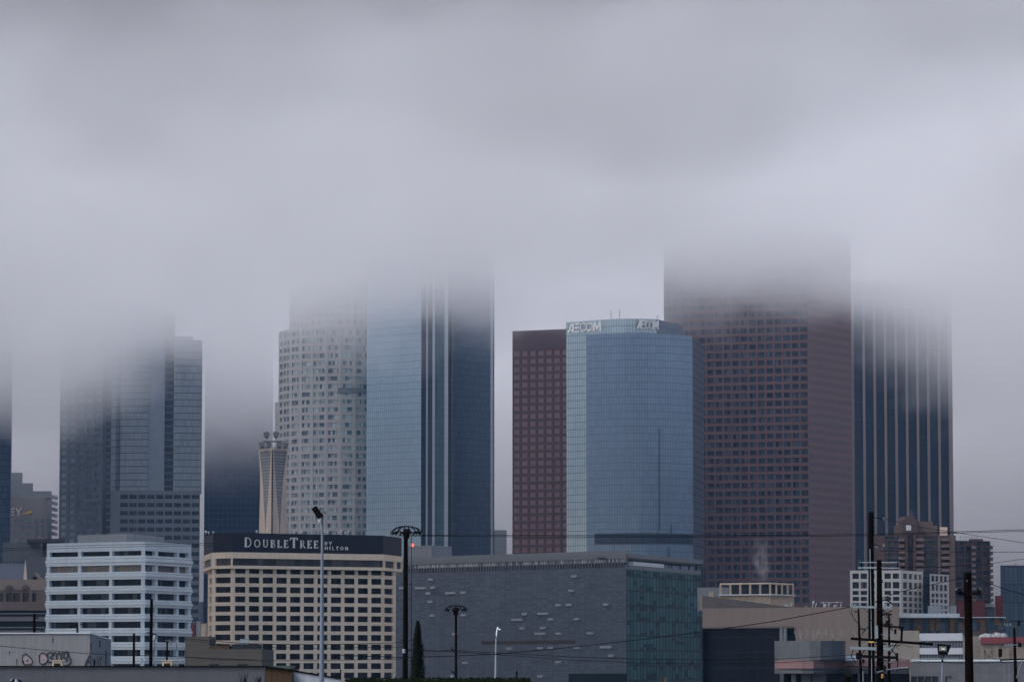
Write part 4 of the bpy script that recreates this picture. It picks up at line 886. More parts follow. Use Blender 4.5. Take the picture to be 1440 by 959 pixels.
m = MB(); m.prism([pt(1269, Y + .6), pt(1290, Y + .6), pt(1290, Y + 30), pt(1269, Y + 30)], zt + .02, ZP(730, Y)); x0, x1 = XP(1269, Y), XP(1290, Y); xm0, xm1 = XP(1273, Y), XP(1286, Y); z0, z1 = ZP(730, Y), ZP(725, Y)
m.prism([(xm0, Y + 1), (xm1, Y + 1), (xm1, Y + 28), (xm0, Y + 28)], z0 + .01, z1); cl = m.build('raised_centre', M_apart, r)
m = MB(); x, z = XP(1277.7, Y), ZP(741.7, Y); m.box(x - 1.0, x + 1.0, Y + .35, Y + .75, z - 1.05, z + 1.05); m.build('pale_panel', M_white_ledge, r)
m = MB(); m.prism([pt(1321.5, Y + 2.5), pt(1332, Y + 2.5), pt(1332, Y + 18), pt(1321.5, Y + 18)], zt + .02, ZP(740.5, Y)); m.build('roof_box', M_cream, r)
m = MB(); x = XP(1281, Y + 6)
for dx in (-1.2, .2, 1.1): m.tube([(x + dx, Y + 8, z1), (x + dx * .4 + .3, Y + 8, z1 + 2.3 - abs(dx) * .5)], .1, 5)
m.tube([(x + .5, Y + 8, z1), (x + .5, Y + 8, z1 + 3.6)], .06, 5); m.build('roof_antenna', M_steel_grey, r)

Y = 1300; r = thing('glass_block', 'blue glass office block at the right picture edge', 'building', (*pt(1425, Y + 10), 0))
m = MB(); m.prism([pt(1405.8, Y), pt(1470, Y + 6), pt(1470, Y + 40), pt(1407, Y + 40)], 0, ZP(794.5, Y)); m.build('wall', curtain('steel_blue_glass', (0.16, 0.24, 0.33), (0.06, 0.09, 0.12), 1.62, 6.2, .22, .3, .6, .12, .3), r)
m = MB(); x = XP(1427.5, Y + 8); m.tube([(x, Y + 8, ZP(796, Y)), (x, Y + 8, ZP(791, Y))], .08, 5); m.build('antenna_mast', M_steel_grey, r)

M_whiteapt = weathered('white_stucco', (0.72, 0.70, 0.68), 0.05, 0.2, 0.08, 0.8)
M_apt_pane = glass('loft_window_glass', (0.02, 0.027, 0.04), 0.12, 0.1, 0.8, 0.75, blind=(0.13, 0.14, 0.16), blind_amt=.3)
Y = 1250; r = thing('loft_building', 'white grid fronted loft building below the stepped apartment tower', 'building', (*pt(1296, Y), 0))
zt = ZP(801.8, Y); C0, C1, C2 = pt(1194.6, Y + 1), pt(1266, Y - 1), pt(1297, Y + 17)
def winrows():
    z = [0]; 
    for a, b in reversed([(806, 813.5), (818, 827), (830.3, 836), (838.8, 844.5), (847.2, 853), (855.5, 861), (863.8, 869.4)]): z += [ZP(b, Y), ZP(a, Y)]
    return z + [zt]
LA, LB = hypot(C1[0] - C0[0], C1[1] - C0[1]), hypot(C2[0] - C1[0], C2[1] - C1[1])
m = MB(); f = lambda px: (px - 1194.6) / 71.4 * LA
usA = [0]
for a, b in ((1198, 1207), (1209.5, 1218.5), (1222, 1229), (1232, 1239.5), (1243, 1252), (1254.7, 1263.7)): usA += [f(a), f(b)]
usB = [0, LB * .10, LB * .30, LB * .36, LB * .53, LB * .60, LB * .75, LB * .81, LB * .95, LB]
hl = facade(m, [C0, C1], usA + [LA], winrows(), odd, .4) + facade(m, [C1, C2], usB, winrows(), odd, .4)
m.prism([C0, C1, C2, pt(1297, Y + 40), pt(1196, Y + 40)], 0, zt, skip=(0, 1)); m.build('wall', M_whiteapt, r); panes(r, hl, M_apt_pane)
m = MB(); C3, C4 = pt(1306.5, Y + 2), pt(1333.5, Y + 14); LC = hypot(C4[0] - C3[0], C4[1] - C3[1]); zt2 = ZP(806.5, Y); 
zz = [q for q in winrows() if q < ZP(816, Y)] + [ZP(817.5, Y), ZP(808.8, Y), zt2]
zz = sorted(set(zz)); zz = [0]
for a, b in reversed([(808.5, 817), (821, 830), (833.5, 839), (841.5, 847), (850, 855), (858, 863)]): zz += [ZP(b, Y), ZP(a, Y)]
zz += [zt2]
hl = facade(m, [C3, C4], [0, LC * .09, LC * .26, LC * .31, LC * .47, LC * .54, LC * .70, LC * .75, LC * .92, LC], zz, odd, .4)
m.prism([C3, C4, pt(1333, Y + 40), pt(1307, Y + 40)], 0, zt2, skip=(0,)); m.build('right_wall', M_whiteapt, r); panes(r, hl, M_apt_pane)
m = MB(); m.prism([pt(1296.5, Y + 19), pt(1307, Y + 19), pt(1307, Y + 38), pt(1296.5, Y + 38)], 0, ZP(808, Y)); m.build('glass_link', M_strip_blue, r)

M_red = weathered('faded_red_render', (0.15, 0.037, 0.042), 0.15, 0.2, 0.12, 0.85)
Y = 1180; r = thing('red_block', 'faded red wall with pale roof sheds behind the thick dark pole', 'building', (*pt(1370, Y + 8), 0))
m = MB(); m.prism([pt(1346, Y), pt(1384, Y), pt(1384, Y + 25), pt(1346, Y + 25)], 0, ZP(845, Y)); m.build('wall', M_red, r)
m = MB(); m.prism([pt(1398, Y + 4), pt(1409, Y + 4), pt(1409, Y + 25), pt(1398, Y + 25)], 0, ZP(837, Y)); m.build('stair_tower', M_red, r)
m = MB(); m.prism([pt(1384.2, Y + 3), pt(1397.8, Y + 3), pt(1397.8, Y + 20), pt(1384.2, Y + 20)], 0, ZP(853, Y)); m.build('shed', M_dim, r)
m = MB(); a, b = pt(1382, Y + 2), pt(1396, Y + 2); m.prism([(a[0], a[1]), b, (b[0], b[1] + 10), (a[0], a[1] + 10)], ZP(852.8, Y), ZP(848, Y), bottom=True); m.build('shed_roof', M_grey_wall, r)

Y = 1060
def multi_panel():
    k = NT('coloured_window_panels'); u, v = k.uv()
    c = k.n('CombineXYZ'); k.l(k.math('FLOOR', k.math('DIVIDE', u, 1.25)), c.inputs[0]); k.l(k.math('FLOOR', k.math('DIVIDE', v, 2.35)), c.inputs[1])
    w = k.n('TexWhiteNoise', noise_dimensions='2D'); k.l(c.outputs[0], w.inputs['Vector']); x = w.outputs[0]
    col = k.mix(k.math('LESS_THAN', x, .45), (0.07, 0.10, 0.15), (0.03, 0.05, 0.09))
    col = k.mix(k.math('GREATER_THAN', x, .62), col, (0.13, 0.12, 0.13)); col = k.mix(k.math('GREATER_THAN', x, .84), col, (0.20, 0.11, 0.06))
    col = k.mix(k.line(v, 2.35, .3), col, (0.04, 0.05, 0.07)); col = k.mix(k.line(u, 1.25, .18), col, (0.06, 0.07, 0.09))
    return k.bsdf(col, .4, 0, .4)
M_multi = multi_panel()
M_orange = plain('orange_cladding', (0.24, 0.115, 0.05), 0.6)
r = thing('apartment_row', 'low apartment row with blue and orange panels under a white flat roof', 'building', (*pt(1335, Y + 10), 0))
m = MB(); zt = ZP(868.5, Y); m.prism([pt(1258, Y + 2), pt(1411, Y), pt(1411, Y + 40), pt(1258, Y + 40)], 0, zt); m.build('wall', M_multi, r)
for px, py in ((1290.5, 883), (1309, 883), (1309, 874), (1337.5, 875), (1337.5, 884), (1357, 874), (1380.5, 884), (1380, 874), (1400.5, 874)):
    m = MB(); x, z = XP(px, Y), ZP(py, Y); m.box(x - .68, x + .68, Y - .12, Y + 2.2, z - .85, z + .85); m.build('orange_panel', M_orange, r)
m = MB(); m.prism([pt(1256, Y - 2), pt(1348, Y - 3), pt(1348, Y + 42), pt(1256, Y + 42)], zt + .02, ZP(862.5, Y), bottom=True); m.prism([pt(1348.1, Y - 2), pt(1413, Y - 3), pt(1413, Y + 42), pt(1348.1, Y + 42)], zt + .02, ZP(867.3, Y), bottom=True); m.build('roof', M_white_ledge, r)
m = MB(); m.prism([pt(1303.5, Y + 12), pt(1323, Y + 12), pt(1323, Y + 24), pt(1303.5, Y + 24)], zt, ZP(850.5, Y)); m.prism([pt(1335, Y + 12), pt(1343.5, Y + 12), pt(1343.5, Y + 24), pt(1335, Y + 24)], zt, ZP(850.5, Y)); m.build('penthouse', M_grey_wall, r)
for px in (1326, 1331):
    m = MB(); x = XP(px, Y + 12); m.tube([(x, Y + 12, zt), (x, Y + 12, ZP(853, Y)), (x + .4, Y + 11.6, ZP(850, Y))], .24, 8); m.build('roof_vent', M_fin, r)

# --- long tan building with columned penthouse
M_tan = weathered('tan_ribbed_concrete', (0.33, 0.255, 0.215), 0.08, 0.15, 0.14, 0.85, (1.25, 2.6, 0.06), 0.88)
M_tan_dark = weathered('weathered_roof_edge', (0.17, 0.145, 0.135), 0.15, 0.2, 0.1, 0.85, (50, .45, 0.08), 0.75)
M_buff = weathered('buff_concrete', (0.55, 0.45, 0.34), 0.1, 0.3, 0.15, 0.85)
M_black_glass = curtain('black_blue_glass', (0.006, 0.009, 0.018), (0.018, 0.03, 0.045), 3.0, 4.2, .08, .16, .03, .2, .5, spec=.1)
Y = 1000; r = thing('civic_building', 'long tan ribbed building with lime streaks and a buff columned penthouse', 'building', (*pt(1120, Y + 20), 0))
zt = ZP(852.5, Y); zs0 = ZP(881.5, Y)
A_, B_ = pt(987, Y + 28), pt(1263, Y)
def on(px, d=0):  # point on the tan front
    s = (px - 720) / F; A = Vector(A_); dd = Vector(B_) - A; f = (A.x - s * A.y) / (s * dd.y - dd.x); return A + dd * f
tt = tn(A_, B_); nn = Vector((tt.y, -tt.x)); B3 = Vector(B_)
a1, a2 = on(1104.5), on(1117.8)
def quad(m, p, q, z0, z1):
    u0 = (p - Vector(A_)).length; m.wall(tuple(p), tuple(q), z0, z1, u0)
m = MB(); quad(m, Vector(A_), a2, zs0, zt); quad(m, a2, B3, 0, zt)
bk = [pt(1262, Y + 60), pt(990, Y + 70)]
m.prism([A_, tuple(a2), B_, bk[0], bk[1]], 0, zt, skip=(0, 1)); ins = 3.5
m.face([(*tuple(Vector(A_)), zs0), (*tuple(Vector(A_) - nn * ins), zs0), (*tuple(a2 - nn * ins), zs0), (*tuple(a2), zs0)])
m.wall(tuple(a2 - nn * ins), tuple(a2), 0, zs0); m.build('wall', M_tan, r)
m = MB(); quad(m, Vector(A_) - nn * 2.9, a2 - nn * 2.9, 0, zs0 - .01); m.build('glass_base', M_black_glass, r)
for px in (1096.3, 1101.8):
    p_ = on(px) - nn * .7; m = MB(); m.tube([(p_.x, p_.y, 0), (p_.x, p_.y, ZP(877, Y))], .52, 12); m.build('column', M_grey_wall, r)
m = MB(); p0, p1 = on(987), on(1108); zh, zl = ZP(836.5, Y + 20), zt + .1; f0, f1, b0, b1 = p0 + nn * .06, p1 + nn * .06, p0 - nn * 3, p1 - nn * 3; L_ = (p1 - p0).length; zz0 = zt + .01
for q, uv in (([(*f0, zz0), (*f1, zz0), (*f1, zl), (*f0, zh)], [(0, 0), (L_, 0), (L_, zl - zz0), (0, zh - zz0)]), ([(*f0, zh), (*f1, zl), (*b1, zl), (*b0, zh)], None), ([(*b1, zz0), (*b0, zz0), (*b0, zh), (*b1, zl)], None), ([(*b0, zz0), (*f0, zz0), (*f0, zh), (*b0, zh)], None), ([(*f1, zz0), (*b1, zz0), (*b1, zl), (*f1, zl)], None)): m.face(q, uv)
m.build('roof_edge', M_tan_dark, r)
Yp = Y + 32; zb = zt - .2; zsl = ZP(835, Yp); zto = ZP(819, Yp)
p = [pt(1012, Yp + 7), pt(1083, Yp - 1), pt(1115.5, Yp + 12), pt(1050, Yp + 22)]
m = MB(); q = [pt(1010, Yp + 8), pt(1083, Yp), pt(1116, Yp + 13), pt(1050, Yp + 23)]; m.prism(q, zb, zsl - .3); m.build('penthouse_wall', M_buff, r)
m = MB(); q = off(p, .9)[:2] + [pt(1118.5, Yp + 13), pt(1045, Yp + 25)]; m.prism(q, zsl - .3, zsl, bottom=True); m.build('penthouse_cornice', M_white_ledge, r)
m = MB(); P = [Vector(q) for q in p]; m.prism([tuple(P[0].lerp(P[2], .12)), tuple(P[1].lerp(P[3], .12)), tuple(P[2].lerp(P[0], .1)), tuple(P[3].lerp(P[1], .1))], zsl, zto - .5); m.build('penthouse_recess', M_dark_metal, r)
for i in range(6):
    c_ = P[0].lerp(P[1], (i + .05) / 5.1); m = MB(); m.box(c_.x - .28, c_.x + .28, c_.y - .25, c_.y + .3, zsl, zto - .35); m.build('penthouse_column', M_buff, r)
for i in range(1, 5):
    c_ = P[1].lerp(P[2], i / 4.1); m = MB(); m.box(c_.x - .25, c_.x + .25, c_.y - .25, c_.y + .3, zsl, zto - .35); m.build('penthouse_column', M_buff, r)
m = MB(); m.prism([tuple(v) for v in P], zto - .35, zto, bottom=True); m.build('penthouse_roof', M_cream, r)
m = MB(); m.prism([pt(984, Yp - 2), pt(1004, Yp - 2), pt(1004, Yp + 8), pt(984, Yp + 8)], zb, ZP(838, Yp)); m.prism([pt(996, Yp - 4), pt(1003, Yp - 4), pt(1003, Yp - 2.1), pt(996, Yp - 2.1)], zb, ZP(832.5, Yp)); m.build('roof_crate', M_buff, r)
m = MB(); m.prism([pt(980, Yp + 30), pt(1030, Yp + 30), pt(1030, Yp + 36), pt(980, Yp + 36)], zb, ZP(826, Yp + 30)); m.build('roof_wall', M_grey_wall, r)
random.seed(5)
for px, w, h in ((1104, 1.2, .5), (1111, .9, .9), (1142, .7, 1.6), (1146, .5, 1.0), (1158, 1.2, .6), (1164, .8, .9), (1172, 1.1, .4), (1181, .6, .8)):
    m = MB(); x, y_ = XP(px, Y + 24), Y + 24; m.tube([(x, y_, zt), (x, y_, zt + h)], .09, 5); m.tube([(x, y_, zt + h * .6), (x + .1, y_ - .15, zt + h * .75), (x + .2, y_ - .3, zt + h + .3)], [.1, w * .32, w * .42], 8); m.build('roof_dish', M_bulb, r)
m = MB(); m.tube([(XP(1152, Y + 26), Y + 26, zt + 1.5), (XP(1183, Y + 26), Y + 26, zt + 1.6)], .07, 5); m.tube([(XP(1157, Y + 26), Y + 26, zt), (XP(1157, Y + 26), Y + 26, zt + 1.9)], .06, 5); m.tube([(XP(1176, Y + 26), Y + 26, zt), (XP(1176, Y + 26), Y + 26, zt + 1.9)], .06, 5); m.build('roof_railing', M_bulb, r)
for px, w, h in ((1124, 5, 2.5), (1133, 3, 4), (1151, 4, 2), (1190, 5, 3), (1210, 4, 4.5)):
    m = MB(); x0, x1 = XP(px - w / 2, Y + 30), XP(px + w / 2, Y + 30); hh = h * Y / F; m.prism([(x0, Y + 30), (x1, Y + 30), (x1, Y + 32), (x0, Y + 32)], zt, zt + hh * .8); m.prism([(x0 + .15, Y + 30.1), (x1 - .15, Y + 30.1), (x1 - .15, Y + 31.9), (x0 + .15, Y + 31.9)], zt + hh * .8 + .005, zt + hh); m.build('roof_unit', M_grey_wall if px % 2 else M_dim, r)
m = MB(); q0, q1 = Vector(A_), on(1116); m.prism([tuple(q0 + nn * .12), tuple(q1 + nn * .12), tuple(q1 + nn * .01), tuple(q0 + nn * .01)], ZP(880, Y), ZP(879.2, Y), bottom=True); m.build('string_course', M_tan_dark, r)
# lime streaks: stains with ragged shapes of their own on the wall
k = NT('lime_stain'); M_lime = k.bsdf(k.mix(k.noise(k.pos(), 3.0, 3), (0.30, 0.25, 0.225), (0.50, 0.44, 0.40)), .9)
m = MB(); random.seed(11)
for i in range(44):
    px = random.choice((random.uniform(1116, 1140), random.uniform(1140, 1172), random.uniform(1164, 1172), random.uniform(1178, 1202))); c_ = on(px) + nn * .02
    y0 = random.uniform(881, 889); ln = random.uniform(3, 13); w = random.uniform(.08, .32); z0, z1 = ZP(y0 + ln, Y), ZP(y0, Y)
    m.face([(c_.x - tt.x * w, c_.y - tt.y * w, z0), (c_.x + tt.x * w, c_.y + tt.y * w, z0 + .2), (c_.x + tt.x * w * .6, c_.y + tt.y * w * .6, (z0 + z1) / 2), (c_.x + tt.x * .04, c_.y + tt.y * .04, z1), (c_.x - tt.x * .04, c_.y - tt.y * .04, z1), (c_.x - tt.x * w * .7, c_.y - tt.y * w * .7, (z0 + z1) / 2 - .3)])
tag(m.build('lime_streaks', M_lime, r), kind='stuff')

# --- steam plume above the penthouse
k = NT('thin_steam'); pos = k.pos(); nz = k.noise(k.scale(pos, (1, 1, .6)), .55, 3)
sx = k.n('SeparateXYZ'); k.l(k.n('TexCoord').outputs['Generated'], sx.inputs[0])
rad = k.math('ADD', k.math('POWER', k.math('MULTIPLY', k.math('SUBTRACT', sx.outputs[0], .5), 2.2), 2.0), k.math('POWER', k.math('MULTIPLY', k.math('SUBTRACT', sx.outputs[1], .5), 2.2), 2.0))
fade = k.math('MULTIPLY', k.math('MAXIMUM', k.math('SUBTRACT', 1.0, rad), 0.0), k.math('MULTIPLY', sx.outputs[2], k.math('SUBTRACT', 1.0, sx.outputs[2])))
dn = k.math('MULTIPLY', k.math('MULTIPLY', k.math('MAXIMUM', k.math('SUBTRACT', nz, .42), 0.0), fade), 2.4)
pv = k.n('VolumePrincipled'); k.l(dn, pv.inputs['Density']); pv.inputs['Color'].default_value = (.95, .95, .97, 1); k.l(pv.outputs[0], k.out.inputs['Volume']); k.m.cycles.volume_step_rate = 0.4
x = XP(1071, Yp + 8); tag(MB().box(x - 3.4, x + 3.4, Yp + 8, Yp + 14, zto + .1, ZP(752, Yp)).build('smoke', k.m, origin=(x, Yp + 10, zto)), 'wisp of white steam rising from the columned penthouse', 'steam', kind='stuff')

# --- grey banded modern building
Y = 800; M_sand = weathered('sand_render', (0.21, 0.19, 0.165), 0.08, 0.2, 0.14, 0.85)
M_band = weathered('dull_white_band', (0.40, 0.43, 0.48), .08, .2, .12, .6)
r = thing('banded_building', 'sand coloured building with two white bands and ribbon windows', 'building', (*pt(1310, Y + 10), 0))
A_, B_ = pt(1232, Y + 8), pt(1352, Y); C_ = pt(1379, Y)
def lvl(px, d): return None
m = MB(); m.prism([A_, pt(1291, Y + 4), (XP(1291, Y + 6), Y + 6), pt(1232, Y + 40)], 0, ZP(886, Y), bottom=True); m.build('left_wing', M_sand, r)
m = MB(); m.prism([pt(1352, Y - 1), pt(1378.5, Y - 1), pt(1378.5, Y + 30), pt(1352, Y + 30)], 0, ZP(894, Y)); m.build('right_wing', M_sand, r)
a, b = pt(1291.2, Y + 3.8), pt(1351.8, Y); bb = [pt(1351.8, Y + 30), pt(1291.2, Y + 30)]
for z0, z1, mt, nm, d in ((ZP(900.5, Y), ZP(890, Y), M_band, 'white_band', 0), (ZP(910.5, Y), ZP(900.6, Y), curtain('ribbon_window_glass', (0.06, 0.075, 0.10), (0.14, 0.15, 0.17), .65, 9, .14, .1, .1, .2, .3), 'ribbon_window', .5), (ZP(919.5, Y), ZP(910.6, Y), M_band, 'white_band', 0), (0, ZP(919.6, Y), bpy.data.materials['ribbon_window_glass'], 'ribbon_window', .5)):
    m = MB(); m.prism([(a[0], a[1] + d), (b[0], b[1] + d)] + bb, z0, z1, bottom=True); m.build(nm, mt, r)
# --- tan wall with red roof and faint painted letters
Y = 770; M_tanwall = weathered('stained_tan_wall', (0.20, 0.165, 0.135), 0.15, 0.3, 0.2, 0.9)
r = thing('red_roof_building', 'tan walled building with a red roof band and faint painted letters', 'building', (*pt(1410, Y + 10), 0))
m = MB(); m.prism([pt(1377, Y), pt(1475, Y), pt(1475, Y + 30), pt(1377, Y + 30)], 0, ZP(905, Y)); m.build('wall', M_tanwall, r)
m = MB(); m.prism([pt(1377, Y - .5), pt(1476, Y - .5), pt(1476, Y + 31), pt(1377, Y + 31)], ZP(904.8, Y), ZP(895.5, Y), bottom=True); m.build('roof_band', M_red, r)
m = MB(); random.seed(3); s_ = ZP(914, Y) - ZP(927.5, Y)
letters(m, [(*SANS['M'], 1)], (XP(1381, Y), Y - .03, ZP(927.5, Y)), (1, 0, 0), (0, -1, 0), .03, s_); letters(m, [(*SANS['E'], 1)], (XP(1417, Y), Y - .03, ZP(927.5, Y)), (1, 0, 0), (0, -1, 0), .03, s_)
m.build('painted_lettering', weathered('faded_letter_paint', (0.145, 0.12, 0.10), .15, .4, .2, .9), r)
m = MB(); x = XP(1395, Y + 12); 
for q in range(5): m.tube([(x - 2 + q, Y + 12, ZP(899, Y)), (x - 2 + q + .1, Y + 12, ZP(893 - 2 * (q % 2) - q * .6, Y)), (x - 1.7 + q, Y + 12, ZP(890 - q * .4, Y))], [1.2, .9, .15], 8)
m.build('covered_heap', M_grey_wall, r, smooth=True)

# --- panelled building with curved drum and pink band along the bottom right
Y = 600; M_galv_far = plain('dull_galvanised_pipe', (0.2, 0.22, 0.24), .5); M_panel = weathered('grey_metal_panels', (0.058, 0.062, 0.073), 0.08, 0.2, 0.08, 0.5, (1.35, 1.25, .06), .72, .2, panel=.1)
M_pinkpanel = weathered('dusty_pink_panels', (0.125, 0.075, 0.078), 0.08, 0.3, 0.1, 0.7, (1.05, 3.0, .07), .72)
M_drum = weathered('grey_drum_panels', (0.060, 0.069, 0.080), 0.08, 0.2, 0.06, 0.5, (1.05, 1.45, .06), .68, .2, panel=.1)
r = thing('panelled_building', 'grey panelled building with a curved drum and a pink band', 'building', (*pt(1180, Y + 10), 0))
zp1, zp0 = ZP(928, Y), ZP(939.5, Y)
arcp = [pt(1088, Y + 7)] + [(XP(1088 + 108 * f, Y), Y + 7 - 7.5 * sin(pi * min(1, f * 1.05))) for f in (.08, .2, .35, .5, .65, .8, .92)] + [pt(1200, Y + 5)]
m = MB(); dr = [pt(1088, Y + 6.5)] + [(XP(1088 + 99 * f, Y), Y + 6.5 - 6.8 * sin(pi * f * .8)) for f in (.08, .2, .35, .5, .65, .8, .92, .98)] + [pt(1187.5, Y + 4.2)]
m.prism(dr + [pt(1187, Y + 18), pt(1090, Y + 18)], zp1 + .01, ZP(900.5, Y)); m.build('drum', M_drum, r)
m = MB(); m.prism(arcp + [pt(1278, Y + 5), pt(1278, Y + 30), pt(1088, Y + 30)], zp0, zp1, bottom=True); m.build('pink_band', M_pinkpanel, r)
m = MB(); dd = [(x, y + .4) for x, y in arcp]; m.prism(dd + [pt(1277, Y + 5.4), pt(1277, Y + 29), pt(1089, Y + 29)], ZP(946.5, Y), zp0 - .01, bottom=True); m.build('grey_band', M_panel, r)
m = MB(); m.prism([pt(1092, Y + 9), pt(1277, Y + 9), pt(1277, Y + 28), pt(1092, Y + 28)], 0, ZP(946.6, Y)); m.build('lower_glass', M_black_glass, r)
for a, b in ((1095, 1100.5), (1111, 1118), (1125, 1139), (1140.5, 1160), (1205, 1209)):
    m = MB(); m.prism([pt(a, Y + 3), pt(b, Y + 3), pt(b, Y + 8), pt(a, Y + 8)], 0, ZP(946.7, Y)); m.build('column', M_panel, r)
A_, B_ = pt(1278.2, Y + 4), pt(1475, Y - 8); L_ = hypot(B_[0] - A_[0], B_[1] - A_[1]); uu = lambda px: (px - 1278.2) / 196.8 * L_
m = MB(); zt = ZP(929.5, Y); hl = facade(m, [A_, B_], [0, uu(1279), uu(1287.5), uu(1288.5), uu(1297.5), uu(1298.5), uu(1308), uu(1309), uu(1318), uu(1328), uu(1337), L_], [0, ZP(975, Y), ZP(950.5, Y), zt], odd, .25)
m.prism([A_, B_, pt(1475, Y + 30), pt(1278.2, Y + 30)], 0, zt, skip=(0,)); m.build('wall', M_panel, r); panes(r, hl, M_office_pane)
m = MB(); m.prism([(A_[0], A_[1] - .2), (B_[0], B_[1] - .2), (B_[0], B_[1] + .6), (A_[0], A_[1] + .6)], zt + .005, zt + .28, bottom=True); m.build('roof_coping', M_fin, r)
m = MB(); x = XP(1193, Y + 9); m.prism([pt(1186, Y + 12), pt(1203, Y + 12), pt(1203, Y + 20), pt(1186, Y + 20)], zp1 + .01, ZP(921, Y), bottom=True); m.build('roof_tank', M_white_ledge, r)
for px, w, h in ((1233, 5, 4.5), (1262, 3, 3), (1352, 6, 3), (1398, 4, 4.5), (1416, 3, 2.5)):
    m = MB(); z = zt if px > 1279 else zp1; x0, x1 = XP(px - w / 2, Y + 12), XP(px + w / 2, Y + 12); hh = h * Y / F; m.prism([(x0, Y + 12), (x1, Y + 12), (x1, Y + 13), (x0, Y + 13)], z, z + hh * .8); m.prism([(x0 - .05, Y + 11.95), (x1 + .05, Y + 11.95), (x1 + .05, Y + 13.05), (x0 - .05, Y + 13.05)], z + hh * .8 + .005, z + hh); m.build('roof_unit', M_grey_wall if px % 2 else M_dim, r)
m = MB(); m.tube([(XP(1282, Y + 10), Y + 10, zt), (XP(1282, Y + 10), Y + 10, zt + .45), (XP(1345, Y + 9), Y + 9, zt + .45), (XP(1345, Y + 9), Y + 9, zt)], .05, 6); m.build('roof_pipe', M_galv_far, r)
m = MB(); m.prism([pt(1168, Y + 6), pt(1173, Y + 6), pt(1173, Y + 8), pt(1168, Y + 8)], ZP(900.6, Y), ZP(898.6, Y)); m.build('roof_hatch', M_dim, r)
# ------------------------------------------------------------------ foreground
M_black_wood = weathered('tarred_wood', (0.004, 0.0035, 0.0035), 0.3, 0.8, 0.4, 0.95, spec=0.0)
M_brown_wood = weathered('dark_brown_pole_wood', (0.0045, 0.0028, 0.0024), 0.3, 0.8, 0.4, 0.95, spec=0.0)
M_galv = weathered('galvanised_steel', (0.13, 0.16, 0.20), 0.15, 0.8, 0.2, 0.55, metal=0.2, spec=0.25)
M_pale_galv = weathered('pale_galvanised_arm', (0.20, 0.245, 0.265), 0.15, 0.8, 0.2, 0.5, metal=0.1)
M_black_iron = plain('black_iron', (0.005, 0.005, 0.0055), 0.8, 0.0, spec=0.05)
M_wire = plain('black_cable_sheath', (0.008, 0.009, 0.011), 0.8, spec=0.05)
M_lamp_glass = plain('pale_lamp_lens', (0.5, 0.52, 0.52), 0.15, 0.2)
M_warehouse = weathered('streaked_grey_panels', (0.17, 0.175, 0.185), 0.15, 0.5, 0.28, 0.85, (1.0, 3.0, .03), .8)
M_roofwall = weathered('dark_grey_block_wall', (0.075, 0.080, 0.092), 0.15, 0.5, 0.15, 0.9, (2.1, 0.42, .025), .85)
M_olive = weathered('olive_grey_render', (0.062, 0.058, 0.053), 0.1, 0.5, 0.12, 0.9, (40, .62, .05), .75)
M_rust = weathered('rusty_brown_boards', (0.055, 0.034, 0.018), 0.3, 1.0, 0.5, 0.9, (.22, 9, .03), .6)
M_whitewash = weathered('stained_whitewash', (0.36, 0.38, 0.41), 0.2, 0.8, 0.35, 0.85)
M_spray = plain('black_spray_paint', (0.02, 0.02, 0.022), 0.7)
M_pinkspray = plain('pale_pink_paint', (0.27, 0.225, 0.235), 0.8)
M_ac = weathered('cream_painted_steel', (0.50, 0.42, 0.30), 0.15, 0.8, 0.2, 0.6)
def pw(px, py, Y): x, z = at(px, py, Y); return (x, Y, z)

# long dark roof wall along the bottom left, behind it the graffiti warehouse
Y = 130; r = thing('block_wall', 'long dark grey block wall running along the bottom left', 'wall', (XP(190, Y), Y, 0))
m = MB(); z = ZP(937.3, Y); m.prism([(XP(-20, Y), Y), (XP(373.3, Y), Y), (XP(373.3, Y), Y + .4), (XP(-20, Y), Y + .4)], 0, z); m.build('wall_face', M_roofwall, r)
m = MB(); m.prism([(XP(-20, Y), Y - .06), (XP(373.3, Y), Y - .06), (XP(373.3, Y), Y + .46), (XP(-20, Y), Y + .46)], z + .002, z + .04, bottom=True); m.build('coping', M_black_iron, r)
m = MB(); m.tube([pw(24, 959.5, Y - 2), pw(25, 956.4, Y - 2), pw(27, 955.6, Y - 2)], [.19, .13, .03], 10)
Yq = Y - 2; r2 = thing('roof_turbine', 'round metal vent cap poking up at the bottom left edge', 'vent', (XP(25, Yq), Yq, 0))
m = MB(); x = XP(25, Yq); zt = ZP(954.8, Yq); m.tube([(x, Yq, 0), (x, Yq, zt - .32)], .12, 10); m.build('pipe', M_galv, r2)
for i in range(8):
    m = MB(); a0 = 2 * pi * i / 8
    pts = [(x + .2 * sin(b) * cos(a0 + b * .3), Yq + .2 * sin(b) * sin(a0 + b * .3), zt - .2 + .2 * cos(b)) for b in (.1, .5, .9, 1.3, 1.7, 2.1, 2.5)]
    m.tube(pts, [.02, .06, .075, .08, .075, .06, .03], 5); m.build('fin', M_black_iron if i % 2 else M_galv, r2)
Y = 220; r = thing('warehouse', 'streaked grey metal warehouse with bubble letter graffiti', 'building', (XP(75, Y), Y, 0))
m = MB(); ztop, zlow = ZP(890.2, Y), ZP(898.8, Y); xa, xb, xc = XP(-20, Y), XP(128.3, Y), XP(153.8, Y)
m.face([(xa, Y, 0), (xb, Y, 0), (xb, Y, ztop), (xa, Y, ztop)], [(0, 0), (xb - xa, 0), (xb - xa, ztop), (0, ztop)])
m.face([(xb, Y, 0), (xc, Y + 1.6, 0), (xc, Y + 1.6, zlow), (xb, Y, ztop)], [(0, 0), (1.2, 0), (1.2, zlow), (0, ztop)])
